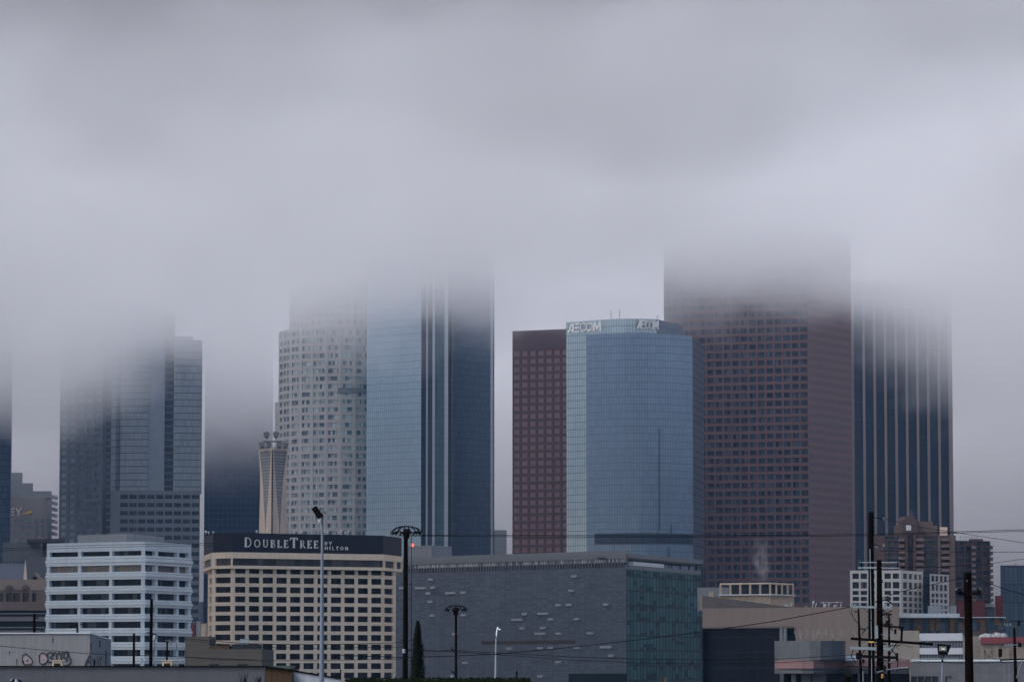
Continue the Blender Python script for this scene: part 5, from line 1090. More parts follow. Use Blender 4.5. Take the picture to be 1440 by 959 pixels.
xd = XP(150, Y + 14); m.face([(xc, Y + 1.6, 0), (xd, Y + 14, 0), (xd, Y + 14, zlow), (xc, Y + 1.6, zlow)]); m.face([(xd, Y + 14, 0), (xa, Y + 14, 0), (xa, Y + 14, ztop), (xd - 1, Y + 14, ztop), (xd, Y + 14, zlow)])
m.face([(xa, Y, ztop), (xb, Y, ztop), (xd - 1, Y + 14, ztop), (xa, Y + 14, ztop)]); m.face([(xb, Y, ztop), (xc, Y + 1.6, zlow), (xd, Y + 14, zlow), (xd - 1, Y + 14, ztop)]); m.build('wall', M_warehouse, r)
m = MB(); m.tube([(xa, Y - .03, ztop), (xb, Y - .03, ztop), (xc, Y + 1.57, zlow)], .045, 6); m.build('roof_edge', M_whitewash, r)
def spray(name, polys, mat, w=.034, fill=None):
    m = MB()
    for pl in polys:
        q = [pw(px, py, Y - .03) for px, py in pl]; m.tube(q, w, 5)
    return m.build(name, mat, r)
def blob(px, py, rx, ry, wob, n=18, ph=0): return [(px + rx * (1 + wob * sin(3 * a + ph)) * cos(a), py + ry * (1 + wob * cos(2 * a + ph)) * sin(a)) for a in [2 * pi * i / n for i in range(n + 1)]]
def panel(name, pl, mat, d=.012):
    m = MB(); f = [pw(px, py, Y - d) for px, py in pl[:-1]]; n = Vector((f[1][0] - f[0][0], 0, f[1][2] - f[0][2])).cross(Vector((f[2][0] - f[0][0], 0, f[2][2] - f[0][2])))
    m.face(f if n.y < 0 else f[::-1]); return m.build(name, mat, r)
g1 = [(31, 925), (32, 921), (36, 918.5), (39, 921), (44, 926), (45.5, 930), (43.5, 933.5), (34, 934), (32, 932), (31, 925)]
panel('graffiti_fill', g1, M_pinkspray); spray('graffiti', [g1, [(37, 929), (39.5, 927)], [(33, 929), (33, 933)]], M_spray)
g2 = [(55, 928), (55, 921), (58, 917.5), (62, 917.8), (65, 921), (67.5, 927), (64, 932), (58, 933.5), (56, 932), (55, 928)]
panel('graffiti_fill', g2, M_pinkspray)
spray('graffiti', [g2, [(60.3, 927), (61.2, 927.6)], [(61, 933.5), (61, 937)],
      [(67, 925), (66, 919.5), (69, 916.5), (73, 917), (74, 921), (70, 924), (74.5, 926), (73, 930.5), (68, 931), (66, 928)],
      [(74, 921), (77, 916.5), (80, 919), (79, 925), (81, 929)], [(80, 919), (83, 916.5), (85, 920), (86, 928), (83, 929.5)],
      [(85.5, 919), (88, 916.2), (91, 918), (89.5, 921), (88, 923), (91, 925.5), (94, 924), (96.5, 920), (95, 916), (91, 916)],
      [(94, 915), (95.5, 921), (99.5, 926), (99, 932), (95, 934.5), (90, 935.5)], [(92, 928.5), (96, 926.5), (93, 930)]], M_spray)
for g in ([(126, 921), (122, 928), (119, 936), (127, 936), (127, 921), (123, 927), (126, 930), (121, 933)], [(138, 922), (136, 930), (141, 936), (143, 922), (139, 928), (137, 936), (142, 931)]): spray('graffiti', [g], M_spray, .035)
for x0, y0, y1, n in ((132.8, 927, 936, 7), (147.8, 915, 936, 13), (140.2, 901, 911, 7)):
    m = MB(); w = 1.7 if x0 > 145 else .8
    for i in range(n):
        yy = y0 + (y1 - y0) * i / n; a, b = pw(x0 - w, yy, Y + .9 * (x0 - 128) / 25 * 1.6 / .9 - .05), pw(x0 + w, yy, Y + 1.6 * (x0 - 128) / 25.5 - .05); m.tube([a, b], .028, 4)
    m.build('vent_grille', M_black_iron, r)
m = MB(); 
for px, py, l in ((23.2, 926, 9), (74.0, 897, 6), (128, 905, 9), (13, 915, 5)): m.tube([pw(px, py, Y - .01), pw(px + .2, py + l, Y - .01)], [.03, .012], 5)
m.build('rust_streak', M_rust, r)

# cream rooftop air units standing on the wall line
for px, lab in ((82.5, 'cream rooftop air unit in front of the bubble letter graffiti'), (236.5, 'cream rooftop air unit under the leaning dark pole group')):
    Y = 134; r = thing('air_unit', lab, 'air conditioner', (XP(px, Y), Y, 0), 'cream rooftop air units')
    x0, x1 = XP(px - 6.8, Y), XP(px + 6.8, Y); z0, z1 = ZP(940, Y), ZP(929, Y)
    m = MB(); m.prism([(x0, Y), (x1, Y), (x1, Y + .4), (x0, Y + .4)], z0 - .1, z1, bottom=True)
    m.prism([(x0 - .03, Y - .03), (x1 + .05, Y - .03), (x1 + .05, Y + .43), (x0 - .03, Y + .43)], z1 + .002, z1 + .03, bottom=True); m.build('housing', M_ac, r)
    m = MB(); m.tube([((x0 + x1) / 2, Y + .2, 0), ((x0 + x1) / 2, Y + .2, z0)], .1, 8); m.build('stand', M_black_iron, r)
    for i in range(3): m = MB(); c_ = x0 + (x1 - x0) * (.28 + .22 * i); m.box(c_ - .03, c_ + .03, Y - .02, Y + .02, z0, z1 - .08); m.build('louvre_opening', M_black_iron, r)

# olive low building with dark box, and what it hides
Y = 290; r = thing('low_building', 'olive grey low building in front of the hotel', 'building', (XP(318, Y), Y, 0))
m = MB(); zt = ZP(912.3, Y); m.prism([(XP(262, Y), Y), (XP(369.8, Y), Y), (XP(369.8, Y), Y + 14), (XP(262, Y), Y + 14)], 0, zt); m.build('wall', M_olive, r)
m = MB(); m.prism([(XP(262, Y + 4), Y + 4), (XP(296, Y + 4), Y + 4), (XP(296, Y + 4), Y + 10), (XP(262, Y + 4), Y + 10)], zt, ZP(894.5, Y + 4)); m.build('roof_hut', M_olive, r)
m = MB(); m.prism([(XP(326.5, Y + 2), Y + 2), (XP(362.5, Y + 2), Y + 2), (XP(362.5, Y + 2), Y + 8), (XP(326.5, Y + 2), Y + 8)], zt, ZP(905.5, Y + 2)); m.build('roof_hut', M_slot, r)
m = MB(); m.prism([(XP(296.5, Y + 3), Y + 3), (XP(324, Y + 3), Y + 3), (XP(324, Y + 3), Y + 8), (XP(296.5, Y + 3), Y + 8)], zt, ZP(907.5, Y + 3)); m.build('roof_hut', M_rust, r)
for px in (302.5, 342): m = MB(); m.box(XP(px - 7, Y), XP(px + 7, Y), Y - .03, Y + .05, ZP(939, Y), ZP(933.2, Y)); m.build('window', M_slot, r)
Y = 270; r = thing('cable_box', 'small grey box hanging on the cables before the hotel', 'cable box', pw(345, 902, Y))
m = MB(); x, z = XP(345.3, Y), ZP(901.8, Y); m.box(x - .32, x + .32, Y - .15, Y + .15, z - .17, z + .17); m.build('housing', M_pale_galv, r)
m = MB(); m.box(x - .34, x + .34, Y - .17, Y + .17, z + .172, z + .2); m.build('lid', M_pale_galv, r)

# rusty shed and whitewashed wall stepping down to the right
Y = 140; r = thing('shed', 'rusty brown board shed right of the dark block wall', 'shed', (XP(392, Y), Y, 0))
m = MB(); a, b = XP(373.6, Y), XP(412, Y); za, zb = ZP(937.5, Y), ZP(943.0, Y)
m.face([(a, Y, 0), (b, Y, 0), (b, Y, zb), (a, Y, za)], [(0, 0), (b - a, 0), (b - a, zb), (0, za)]); m.face([(a, Y, za), (b, Y, zb), (b, Y + 4, zb), (a, Y + 4, za)]); m.face([(b, Y, 0), (b, Y + 4, 0), (b, Y + 4, zb), (b, Y, zb)]); m.face([(a, Y + 4, 0), (a, Y, 0), (a, Y, za), (a, Y + 4, za)]); m.face([(b, Y + 4, 0), (a, Y + 4, 0), (a, Y + 4, za), (b, Y + 4, zb)]); m.build('wall', M_rust, r)
m = MB(); m.tube([(a - .05, Y - .06, za + .02), (b + .05, Y - .06, zb + .02)], .045, 6); m.build('roof_edge', M_black_iron, r)
Y = 141; r = thing('whitewashed_wall', 'stained white wall with a sloping top right of the rusty shed', 'wall', (XP(440, Y), Y, 0))
m = MB(); a, b = XP(412.4, Y), XP(480, Y); za, zb = ZP(943.2, Y), ZP(954.5, Y)
m.face([(a, Y, 0), (b, Y, 0), (b, Y, zb), (a, Y, za)]); m.face([(a, Y, za), (b, Y, zb), (b, Y + .3, zb), (a, Y + .3, za)]); m.face([(b, Y, 0), (b, Y + .3, 0), (b, Y + .3, zb), (b, Y, zb)]); m.face([(b, Y + .3, 0), (a, Y + .3, 0), (a, Y + .3, za), (b, Y + .3, zb)]); m.face([(a, Y + .3, 0), (a, Y, 0), (a, Y, za), (a, Y + .3, za)]); m.build('wall_face', M_whitewash, r)
m = MB(); m.tube([(a, Y - .03, za + .02), (b, Y - .03, zb + .02)], .03, 5); m.build('coping', M_black_iron, r)
Y = 240; r = thing('green_roof_shed', 'small dull green roofed shed peeping above the rusty shed', 'shed', (XP(403, Y), Y, 0))
m = MB(); z = ZP(940, Y); m.prism([(XP(386, Y), Y), (XP(415, Y), Y), (XP(415, Y), Y + 5), (XP(386, Y), Y + 5)], 0, z); m.build('wall', M_olive, r)
m = MB(); zz = ZP(935.5, Y); m.prism([(XP(385, Y), Y - .2), (XP(411, Y), Y - .2), (XP(407, Y), Y + 5), (XP(388, Y), Y + 5)], z + .01, zz, bottom=True); m.build('roof', plain('dull_green_roofing', (0.04, 0.075, 0.065), .7), r)
m = MB(); m.tube([pw(413, 941, Y - .3), pw(414, 937.5, Y - .3), pw(414.5, 936, Y - .3)], [.13, .13, .06], 8); m.build('vent_pipe', M_rust, r)

# ------------------------------------------------------------------ poles
def pole(name, label, cat, px, top, Y, wtop, wbot, mat, base_px=None, group=None, n=10):
    bx = px if base_px is None else base_px
    r = thing(name, label, cat, (XP(bx, Y, 959), Y, 0), group)
    k = Y / F; m = MB(); z1 = ZP(top, Y); x1, x0 = XP(px, Y, top), XP(bx, Y, 959)
    zf = ZP(959, Y); xg = x0 + (x0 - x1) * (zf / max(1, z1 - zf)) * 0.3
    m.tube([(xg, Y, 0), (x0, Y, zf), ((x0 + x1) / 2, Y, (zf + z1) / 2), (x1, Y, z1)], [wbot * k / 2, wbot * k / 2, (wbot + wtop) * k / 4, wtop * k / 2], n)
    m.build('shaft', mat, r); return r
def bar(r, name, p, q, w, Y, mat, d=0.0, sq=True):
    a, b = Vector(pw(*p, Y - d)), Vector(pw(*q, Y - d)); c = (a + b) / 2; t = (b - a).normalized(); h = w * Y / F / 2
    m = MB()
    if sq: m.obox(c, t, (0, 1, 0), Vector((0, 1, 0)).cross(t) * -1, (b - a).length / 2, h, h)
    else: m.tube([a, b], h, 6)
    return m.build(name, mat, r)
def line(r, name, pts, w, Y, mat, d=0.0):
    m = MB(); m.tube([pw(*p, Y - d) for p in pts], w * Y / F / 2, 5); return m.build(name, mat, r)
def insul(r, px, py, Y, d=0.0, s=1.0):
    m = MB(); k = Y / F; x, y_, z = pw(px, py, Y - d); m.tube([(x, y_, z - .1 * s), (x, y_, z - .03 * s), (x, y_, z), (x, y_, z + .06 * s), (x, y_, z + .1 * s)], [.03 * s, .06 * s, .035 * s, .055 * s, .02 * s], 7); return m.build('insulator', M_pale_galv, r)
def can(r, name, px, y0, y1, w, Y, mat, d=.3):
    m = MB(); x, y_, za = pw(px, y1, Y - d); zb = ZP(y0, Y - d); rr = w * Y / F / 2
    m.tube([(x, y_, za), (x, y_, za + .02), (x, y_, zb - .06), (x, y_, zb)], [rr * .9, rr, rr, rr * .7], 12); return m.build(name, mat, r)

# left group
r = pole('utility_pole', 'dark pole before the white office, tallest of the poles left of the hotel', 'pole', 213.3, 842, 200, 4.2, 5.0, M_brown_wood, 211.5)
line(r, 'bracket', [(211, 860), (205, 859), (203.5, 857)], .9, 200, M_black_iron); bar(r, 'cross_piece', (207, 889), (220, 892), 1.8, 200, M_black_iron, .2)
can(r, 'transformer', 217.5, 893, 900, 5, 200, M_pale_galv); line(r, 'drop_wire', [(217, 899), (218, 910), (214, 930)], .6, 200, M_wire, .2)
line(r, 'drop_wire', [(211, 922), (200, 918), (199, 930), (196, 937)], .7, 200, M_galv, .2); line(r, 'drop_wire', [(209, 926), (203, 931), (198, 925)], .7, 200, M_galv, .25)
r = pole('utility_pole', 'short dark pole standing just left of the tallest dark pole at the white office', 'pole', 188.5, 890, 190, 3.3, 3.8, M_black_wood, 187.8)
bar(r, 'bracket', (185.5, 896), (190.5, 897), 1.2, 190, M_black_iron, .15)
r = pole('utility_pole', 'thin dark pole with cables before the right corner of the white office', 'pole', 235.3, 897, 190, 2.6, 3.2, M_black_wood, 234)
line(r, 'drop_wire', [(236, 899), (241, 901), (240, 910), (241, 927)], .7, 190, M_galv, .1); line(r, 'drop_wire', [(236, 905), (240, 899), (248, 903), (249, 915)], .6, 190, M_wire, .15)
bar(r, 'bracket', (232, 900), (247, 902.5), .9, 190, M_galv, .15)
r = pole('utility_pole', 'short dark pole rising behind the warehouse roof before the parking decks', 'pole', 48.3, 862.5, 260, 3.4, 3.8, M_black_wood, 47.8)
bar(r, 'bracket', (49.5, 868), (54, 869), 1.4, 260, M_black_iron, .2); line(r, 'drop_wire', [(50, 884), (58, 886), (64, 889)], 1.0, 260, M_wire, .2)
r = pole('utility_pole', 'stub of a pole with two arms rising behind the graffiti warehouse roof', 'pole', 108.6, 875, 260, 2.8, 3, M_black_wood)
bar(r, 'cross_piece', (97.5, 881.2), (107, 879.5), 2.2, 260, M_black_iron, .2); line(r, 'bracket', [(110, 880), (114, 877), (118, 879)], .9, 260, M_black_iron, .2); bar(r, 'side_rail', (110.8, 875.5), (110.8, 890), 1.4, 260, M_pale_galv, .2)

# floodlight mast before the hotel sign
Y = 120; r = pole('floodlight_mast', 'galvanised mast with a tilted floodlight crossing the hotel sign', 'lamp post', 453.2, 727.5, Y, 3.0, 7.4, M_galv, 452.3)
m = MB(); k_ = Y / F
c0 = Vector(pw(446, 720.5, Y - .1)); ax = Vector((.56, 0, -.83)).normalized(); az = Vector((.83, 0, .56))
m.obox(c0, ax, (0, 1, 0), az, 8.6 * k_, 5 * k_, 3.9 * k_); m.obox(c0 + az * 3.95 * k_, ax, (0, 1, 0), az, 7.4 * k_, 4.2 * k_, .5 * k_); hd = m.build('lamp_head', M_black_iron, r)
m = MB(); m.obox(Vector(pw(448.6, 730.5, Y - .1)), Vector((.28, 0, -.96)), (0, 1, 0), (.96, 0, .28), 3.4 * k_, 3.6 * k_, 1.6 * k_); m.build('lamp_lens', M_lamp_glass, hd)
line(r, 'lamp_bracket', [(453.3, 728), (453.5, 724), (450.5, 721.5), (449.5, 719.5)], 2.4, Y, M_black_iron); line(r, 'lamp_bracket', [(453.5, 723), (452, 718.5), (455.5, 720.5), (459, 721.5)], 1.0, Y, M_black_iron, .1)
can(r, 'photo_cell', 452.3, 717, 721, 2.4, Y, M_galv, .25)

# two poles with umbrella cages
def cage(r, px, py, R, H, Y, n=14):
    k = Y / F; x, y_, z = pw(px, py, Y)
    m = MB(); m.tube([(x + R * k * cos(2 * pi * i / 28), y_ + R * k * sin(2 * pi * i / 28), z + .05 * sin(i * 2.1)) for i in range(29)], .045, 6, False); ringo = m.build('ring', M_black_iron, r)
    random.seed(int(px))
    for i in range(n):
        a = 2 * pi * i / n; b = a + random.uniform(-.08, .08)
        pts = [(x + R * k * f * cos(a + (b - a) * f), y_ + R * k * f * sin(a + (b - a) * f), z + H * k * (1 - f ** 3.2) * random.uniform(.95, 1.05)) for f in (.04, .25, .5, .72, .88, .97, 1.0)]
        m = MB(); m.tube(pts, .024, 5); m.build('cage_rib', M_black_iron, r)
    for i in range(5):
        a = 2 * pi * i / 5 + .3; m = MB(); m.tube([(x, y_, z - .05), (x + R * k * .96 * cos(a), y_ + R * k * .96 * sin(a), z)], .035, 5); m.build('spoke', M_black_iron, r)
    m = MB(); m.tube([(x, y_, z - .35), (x, y_, z + .1), (x, y_, z + .2)], [.16, .2, .08], 8); m.build('hub', M_black_iron, r)
    for i in range(22):
        a = 2 * pi * i / 22; m = MB(); xx, yy = x + R * k * cos(a), y_ + R * k * sin(a); m.tube([(xx, yy, z + .03), (xx, yy, z - .05), (xx, yy, z - .14)], [.03, .06, .03], 6); m.build('ring_lug', M_galv if i % 3 == 0 else M_black_iron, r)
Y = 210; r = pole('cage_pole', 'taller dark pole topped by an umbrella shaped cage, beside the cypress', 'pole', 570.7, 750, Y, 6, 8, M_black_wood, 569.8); cage(r, 571.5, 748.5, 22, 8.5, Y)
for py in (821, 856, 870, 900): line(r, 'step_bolt', [(566, py), (563.3, py - .3)], .8, Y, M_black_iron)
line(r, 'riser_pipe', [(578.5, 752), (579, 800), (578.5, 850), (578.6, 905), (579, 959)], .9, Y, M_wire, .1)
for py in (821, 842, 900): line(r, 'pipe_stay', [(574, py + .3), (579, py)], .7, Y, M_wire, .1)
can(r, 'meter_box', 568, 912, 918, 4.5, Y, M_pale_galv, .35); line(r, 'drop_wire', [(578, 754), (576, 760), (574, 768)], .7, Y, M_galv, .2)
Y = 250; r = pole('cage_pole', 'shorter dark pole topped by an umbrella shaped cage before the slab building', 'pole', 641.3, 858, Y, 3.2, 3.8, M_black_wood); cage(r, 641, 857, 16, 6, Y, 12)
for py in (913, 944): line(r, 'bracket', [(640, py + 3), (636, py), (634.5, py - 1.5)], 2.0, Y, M_black_iron, .15)
can(r, 'meter_box', 636, 949, 952.5, 5, Y, M_galv)

# white street lamp
Y = 300; r = pole('street_lamp', 'slim white street lamp before the slab building', 'street lamp', 697.6, 895, Y, 2.0, 3.2, M_pale_galv, 696.6)
line(r, 'lamp_arm', [(697.6, 895.5), (698.3, 889), (699.2, 884), (700.5, 882.6)], 1.7, Y, M_white_ledge); m = MB(); x, y_, z = pw(701.2, 884, Y); m.obox((x, y_, z), Vector((.9, 0, -.35)), (0, 1, 0), Vector((.35, 0, .9)), .17, .1, .045); m.build('lamp_head', M_white_ledge, r)
m = MB(); x, y_, z = pw(699.8, 881.8, Y); m.tube([(x, y_, z - .06), (x, y_, z + .05)], .05, 6); m.build('photo_cell', M_white_ledge, r); can(r, 'collar', 697.2, 893, 896, 1.9, Y, M_black_iron, 0)

# hedge line and stub posts at the bottom edge
M_leafdark = plain('dark_evergreen_leaf', (0.009, 0.014, 0.008), .95, var=.6, spec=.03)
Y = 125; random.seed(21); m = MB(); xa, xb = XP(487, Y), XP(746, Y)
m.prism([(xa, Y), (xb, Y), (xb, Y + .8), (xa, Y + .8)], 0, ZP(956.2, Y))
for i in range(2600):
    x = random.uniform(xa, xb); z = ZP(956, Y) + random.uniform(-.25, .06); y_ = Y + random.uniform(-.12, .85); a = random.uniform(0, 6.28); s_ = random.uniform(.03, .075)
    m.face([(x - s_ * cos(a), y_ - s_ * sin(a) * .4, z - s_ * .5), (x + s_ * cos(a), y_ + s_ * sin(a) * .4, z - s_ * .2), (x + s_ * .3 * sin(a), y_, z + s_)])
tag(m.build('hedge', M_leafdark, origin=((xa + xb) / 2, Y, 0)), 'low black clipped hedge along the bottom centre edge', 'hedge')
r = pole('stub_post', 'short dark stub post above the right half of the hedge', 'post', 726.6, 944, 180, 2.6, 2.8, M_black_wood)
can(r, 'post_cap', 726.6, 943.4, 945.5, 3.2, 180, M_black_iron, 0)
r = pole('stub_post', 'short dark stub post before the hotel foot beside the white wall', 'post', 478.8, 941.5, 180, 1.8, 1.9, M_black_wood)
can(r, 'post_cap', 478.8, 941, 943, 2.4, 180, M_black_iron, 0)

# cypress
Y = 225; cx = XP(587, Y, 930); r = thing('cypress_tree', 'dark pointed cypress between the two caged poles', 'tree', (cx, Y, 0))
m = MB(); ztp = ZP(875.5, Y); m.tube([(cx, Y, 0), (cx, Y, 3), (cx, Y, ztp - 1)], [.22, .16, .02], 8); m.build('trunk', M_brown_wood, r)
random.seed(9); m = MB(); zb = 1.2
for i in range(9000):
    f = random.random() ** .8; z = zb + (ztp - zb) * f; a = random.uniform(0, 2 * pi)
    rr = .90 * (1 - f) ** .62 * (1 + .16 * sin(3 * a + z * 2.3) + .12 * sin(z * 5 + a)) * (random.random() ** .35)
    lean = -.12 * (1 - f)
    x, y_ = cx + rr * cos(a) + .02 + lean * .2, Y + rr * sin(a); s_ = random.uniform(.05, .12); t = Vector((cos(a) * .45, sin(a) * .45, 1)).normalized(); b = Vector((-sin(a), cos(a), 0)) * s_ * .35
    p_ = Vector((x, y_, z)); m.face([p_ - b, p_ + b, p_ + t * s_ * 1.9])
m.build('crown', M_leafdark, r)
# palm peeping over the bottom edge before the green glass
Y = 500; cx = XP(932.5, Y, 955); r = thing('palm_tree', 'small palm crown at the foot of the green glass', 'tree', (cx, Y, 0))
M_palm = plain('dusty_palm_leaf', (0.05, 0.055, 0.03), .8, var=.4); M_palmtrunk = plain('palm_trunk_fibre', (0.05, 0.04, 0.03), .9)
m = MB(); zc = ZP(956, Y); m.tube([(cx, Y, 0), (cx, Y, zc - .2), (cx, Y, zc)], [.2, .16, .12], 8); m.build('trunk', M_palmtrunk, r)
random.seed(4); m = MB()
for i in range(34):
    a = random.uniform(0, 2 * pi); el = random.uniform(-.3, 1.35); L_ = random.uniform(.75, 1.05); d = Vector((cos(a) * cos(el), sin(a) * cos(el), sin(el)))
    p0 = Vector((cx, Y, zc)); prev = p0
    for q in range(1, 6):
        f = q / 5; cur = p0 + d * L_ * f + Vector((0, 0, -.35 * f * f)); sd_ = d.cross(Vector((0, 0, 1))).normalized() * .13 * (1 - f * .7)
        for s_ in (1, -1): m.face([prev, cur, cur + sd_ * s_ - Vector((0, 0, .06))]); m.face([prev, (prev + cur) / 2, prev + sd_ * s_ * 1.1 - Vector((0, 0, .05))])
        prev = cur
m.build('crown', M_palm, r)

# bare twiggy shrubs poking over the bottom edge before the block wall
M_twig = plain('bare_twig_bark', (0.02, 0.016, 0.014), .9, spec=.05)
for px, py, lab, sd_ in ((343, 942, 'taller bare twigs before the dark block wall, left of the other twigs', 3), (363, 946, 'bare twigs just left of the rusty brown shed', 6)):
    Y = 112; r = thing('bare_shrub', lab, 'shrub', (XP(px, Y), Y, 0), 'bare shrubs'); random.seed(sd_)
    m = MB(); m.tube([(XP(px, Y), Y, 0), (XP(px, Y), Y, 5.5), pw(px, 968, Y)], [.05, .035, .02], 6); m.build('stem', M_twig, r)
    m = MB()
    for i in range(9):
        a = random.uniform(-1, 1); b_ = (px, 968); mid = (px + a * 5, 968 - random.uniform(6, 12)); tip = (mid[0] + a * random.uniform(1, 6), py + random.uniform(0, 9)); m.tube([pw(*b_, Y), pw(*mid, Y + a * .1), pw(*tip, Y + a * .2)], [.014, .010, .003], 4)
        t2_ = (mid[0] - a * random.uniform(1, 4), mid[1] - random.uniform(4, 9)); m.tube([pw(*mid, Y + a * .1), pw(*t2_, Y)], [.008, .003], 4)
    m.build('twigs', M_twig, r)
# ------------------------------------------------------------------ right hand pole cluster
Y = 180
r = pole('utility_pole', 'tallest black pole of the right hand cluster, with a pale conduit', 'pole', 1224.8, 720, Y, 7.2, 9.6, M_black_wood, 1225.6)
line(r, 'conduit', [(1223.4, 772), (1224.3, 820), (1225.2, 880), (1226, 959)], 1.1, Y, M_pale_galv, .2)
for py in (728, 766): 
    line(r, 'pole_arm', [(1228, py - 1), (1233, py + .3), (1239, py + 1.4)], 1.2, Y, M_black_iron); insul(r, 1243, py + 1, Y, 0, .7); insul(r, 1233, py + 3, Y, 0, .6)
bar(r, 'tag_band', (1221.5, 902), (1229, 902), 2.0, Y, M_yellow_sign, .3)
for py, xa, xb, w in ((790.5, 1209, 1264, 1.6), (798, 1207, 1265, 2.6)):
    bar(r, 'cross_arm', (xa, py), (xb, py), w, Y, M_pale_galv, .25)
for px in (1211, 1262): line(r, 'arm_link', [(px, 790), (px + .6, 798)], 1.4, Y, M_black_iron, .3)
bar(r, 'cross_arm', (1196.5, 853), (1254, 853.8), 3.0, Y, M_pale_galv, .3)
for px in (1197.5, 1202, 1209, 1246, 1252): insul(r, px, 850.5, Y, .3, .8)
bar(r, 'cross_arm', (1196, 911), (1253, 912), 4.2, Y, M_pale_galv, .32)
for px in (1197, 1203, 1250, 1255): line(r, 'arm_pin', [(px, 906), (px, 916)], .9, Y, M_galv, .32)
line(r, 'arm_brace', [(1210, 911), (1219, 903), (1224, 899)], .9, Y, M_galv, .3); line(r, 'arm_brace', [(1244, 912), (1234, 920), (1228, 924)], .9, Y, M_galv, .3)
line(r, 'jumper_wire', [(1197.6, 854), (1197.5, 862), (1201, 870), (1206, 876)], .7, Y, M_wire, .3); line(r, 'jumper_wire', [(1212, 854), (1218, 858), (1222, 862)], .7, Y, M_wire, .3)
Yb = 172
r = pole('utility_pole', 'thick tarred pole right of the tallest black pole, carrying a long beam', 'pole', 1236.3, 787, Yb, 7.0, 10.5, M_black_wood, 1237.8)
for py in (796, 801): bar(r, 'step_clamp', (1232.5, py), (1240.5, py), 1.6, Yb, M_black_iron, .15)
for px, py in ((1240, 817), (1239.5, 870)): can(r, 'clamp_boss', px, py - 2, py + 2, 3, Yb, M_black_iron, .1)
m = MB(); a, b = Vector(pw(1196.5, 897.5, Yb - .3)), Vector(pw(1312, 905.5, Yb - .3)); t = (b - a).normalized(); m.obox((a + b) / 2, t, (0, 1, 0), (-t.z, 0, t.x), (b - a).length / 2, .07, 1.9 * Yb / F); m.build('long_beam', M_brown_wood, r)
for px in (1284, 1295, 1304): insul(r, px, 899.5 + (px - 1284) * .07, Yb, .3, .55)
line(r, 'cable_loop', [(1241, 843), (1247, 844), (1253, 847), (1256.5, 851)], 1.8, Yb, M_black_iron, .1); line(r, 'cable_loop', [(1230, 847), (1235, 843), (1241, 845)], 1.6, Yb, M_black_iron, .15)
for py, wd in ((863.5, 11), (877.5, 12)):
    m = MB(); 
    for q in range(6): c_ = pw(1243 + wd * (q / 5) - 1, py, Yb - .2); m.tube([(c_[0] - .03, c_[1], c_[2]), (c_[0], c_[1], c_[2]), (c_[0] + .03, c_[1], c_[2])], [.03, .075, .03], 8)
    tag(m.build('insulator_string', M_black_iron, r))
bar(r, 'bracket', (1242, 880), (1271, 882), 2.6, Yb, M_black_iron, .2); bar(r, 'bracket', (1268.5, 881), (1267.5, 902), 3.0, Yb, M_black_iron, .2)
bar(r, 'pale_strap', (1232.3, 879), (1233, 897), 3.6, Yb, M_pale_galv, .25); line(r, 'brace', [(1239, 891), (1246, 896)], 1.2, Yb, M_galv, .2)
bar(r, 'bracket', (1204, 922), (1262, 924.5), 4.0, Yb, M_black_iron, .25); can(r, 'end_clamp', 1261.5, 917.5, 929, 3.6, Yb, M_black_iron, .25); can(r, 'end_clamp', 1206, 917, 926, 5, Yb, M_black_iron, .25)
bar(r, 'bracket', (1252, 907.3), (1266, 907.3), 1.4, Yb, M_black_iron, .2); line(r, 'drop_pin', [(1261.4, 908), (1261.4, 912)], .9, Yb, M_black_iron, .2)
line(r, 'pale_strut', [(1233, 945), (1248, 941), (1264, 939.5)], 1.6, Yb, M_galv, .3); line(r, 'pale_strut', [(1262, 939), (1277, 938)], 1.4, Yb, M_pale_galv, .3)
can(r, 'yellow_gauge', 1241, 947, 953, 4, Yb, plain('ochre_paint', (0.25, 0.14, 0.03), .6), .3)
r = pole('utility_pole', 'thin black pole on the left of the right hand cluster', 'pole', 1207, 855, 185, 2.8, 4.2, M_black_wood, 1211)
bar(r, 'cross_arm', (1201, 859.5), (1208, 859.5), 1.4, 185, M_black_iron, .1); bar(r, 'cross_arm', (1191, 936.8), (1223, 937.5), 1.6, 185, M_black_iron, .2); line(r, 'jumper_wire', [(1192, 937), (1197, 945), (1203, 940)], .6, 185, M_wire, .2); bar(r, 'bracket', (1209, 884), (1220, 884.5), 1.6, 185, M_black_iron, .1); can(r, 'end_clamp', 1219, 881, 886, 2.6, 185, M_galv, .1)
bar(r, 'side_rail', (1213.3, 943), (1213.8, 959), 1.0, 185, M_pale_galv, .2)
r = pole('utility_pole', 'thin black pole on the right of the right hand cluster', 'pole', 1250.4, 862, 186, 2.6, 4.6, M_black_wood, 1250.2)
line(r, 'brace', [(1251, 893), (1258, 887), (1262, 892), (1256, 896)], .8, 186, M_galv, .1); line(r, 'brace', [(1252, 889), (1266, 896)], .7, 186, M_galv, .1); bar(r, 'bracket', (1250, 931), (1256, 928), 1.2, 186, M_galv, .1)
for q, (a, b, w) in enumerate((((1228, 868), (1222, 876), 1.2), ((1231, 905), (1246, 905), 2.2), ((1230, 917), (1243, 914), 1.4), ((1233, 930), (1247, 928), 1.6), ((1233, 853), (1243, 858), 1.4), ((1234, 822), (1241, 819), 1.2))): bar(r, 'bracket', a, b, w, 170, M_black_iron, .1)
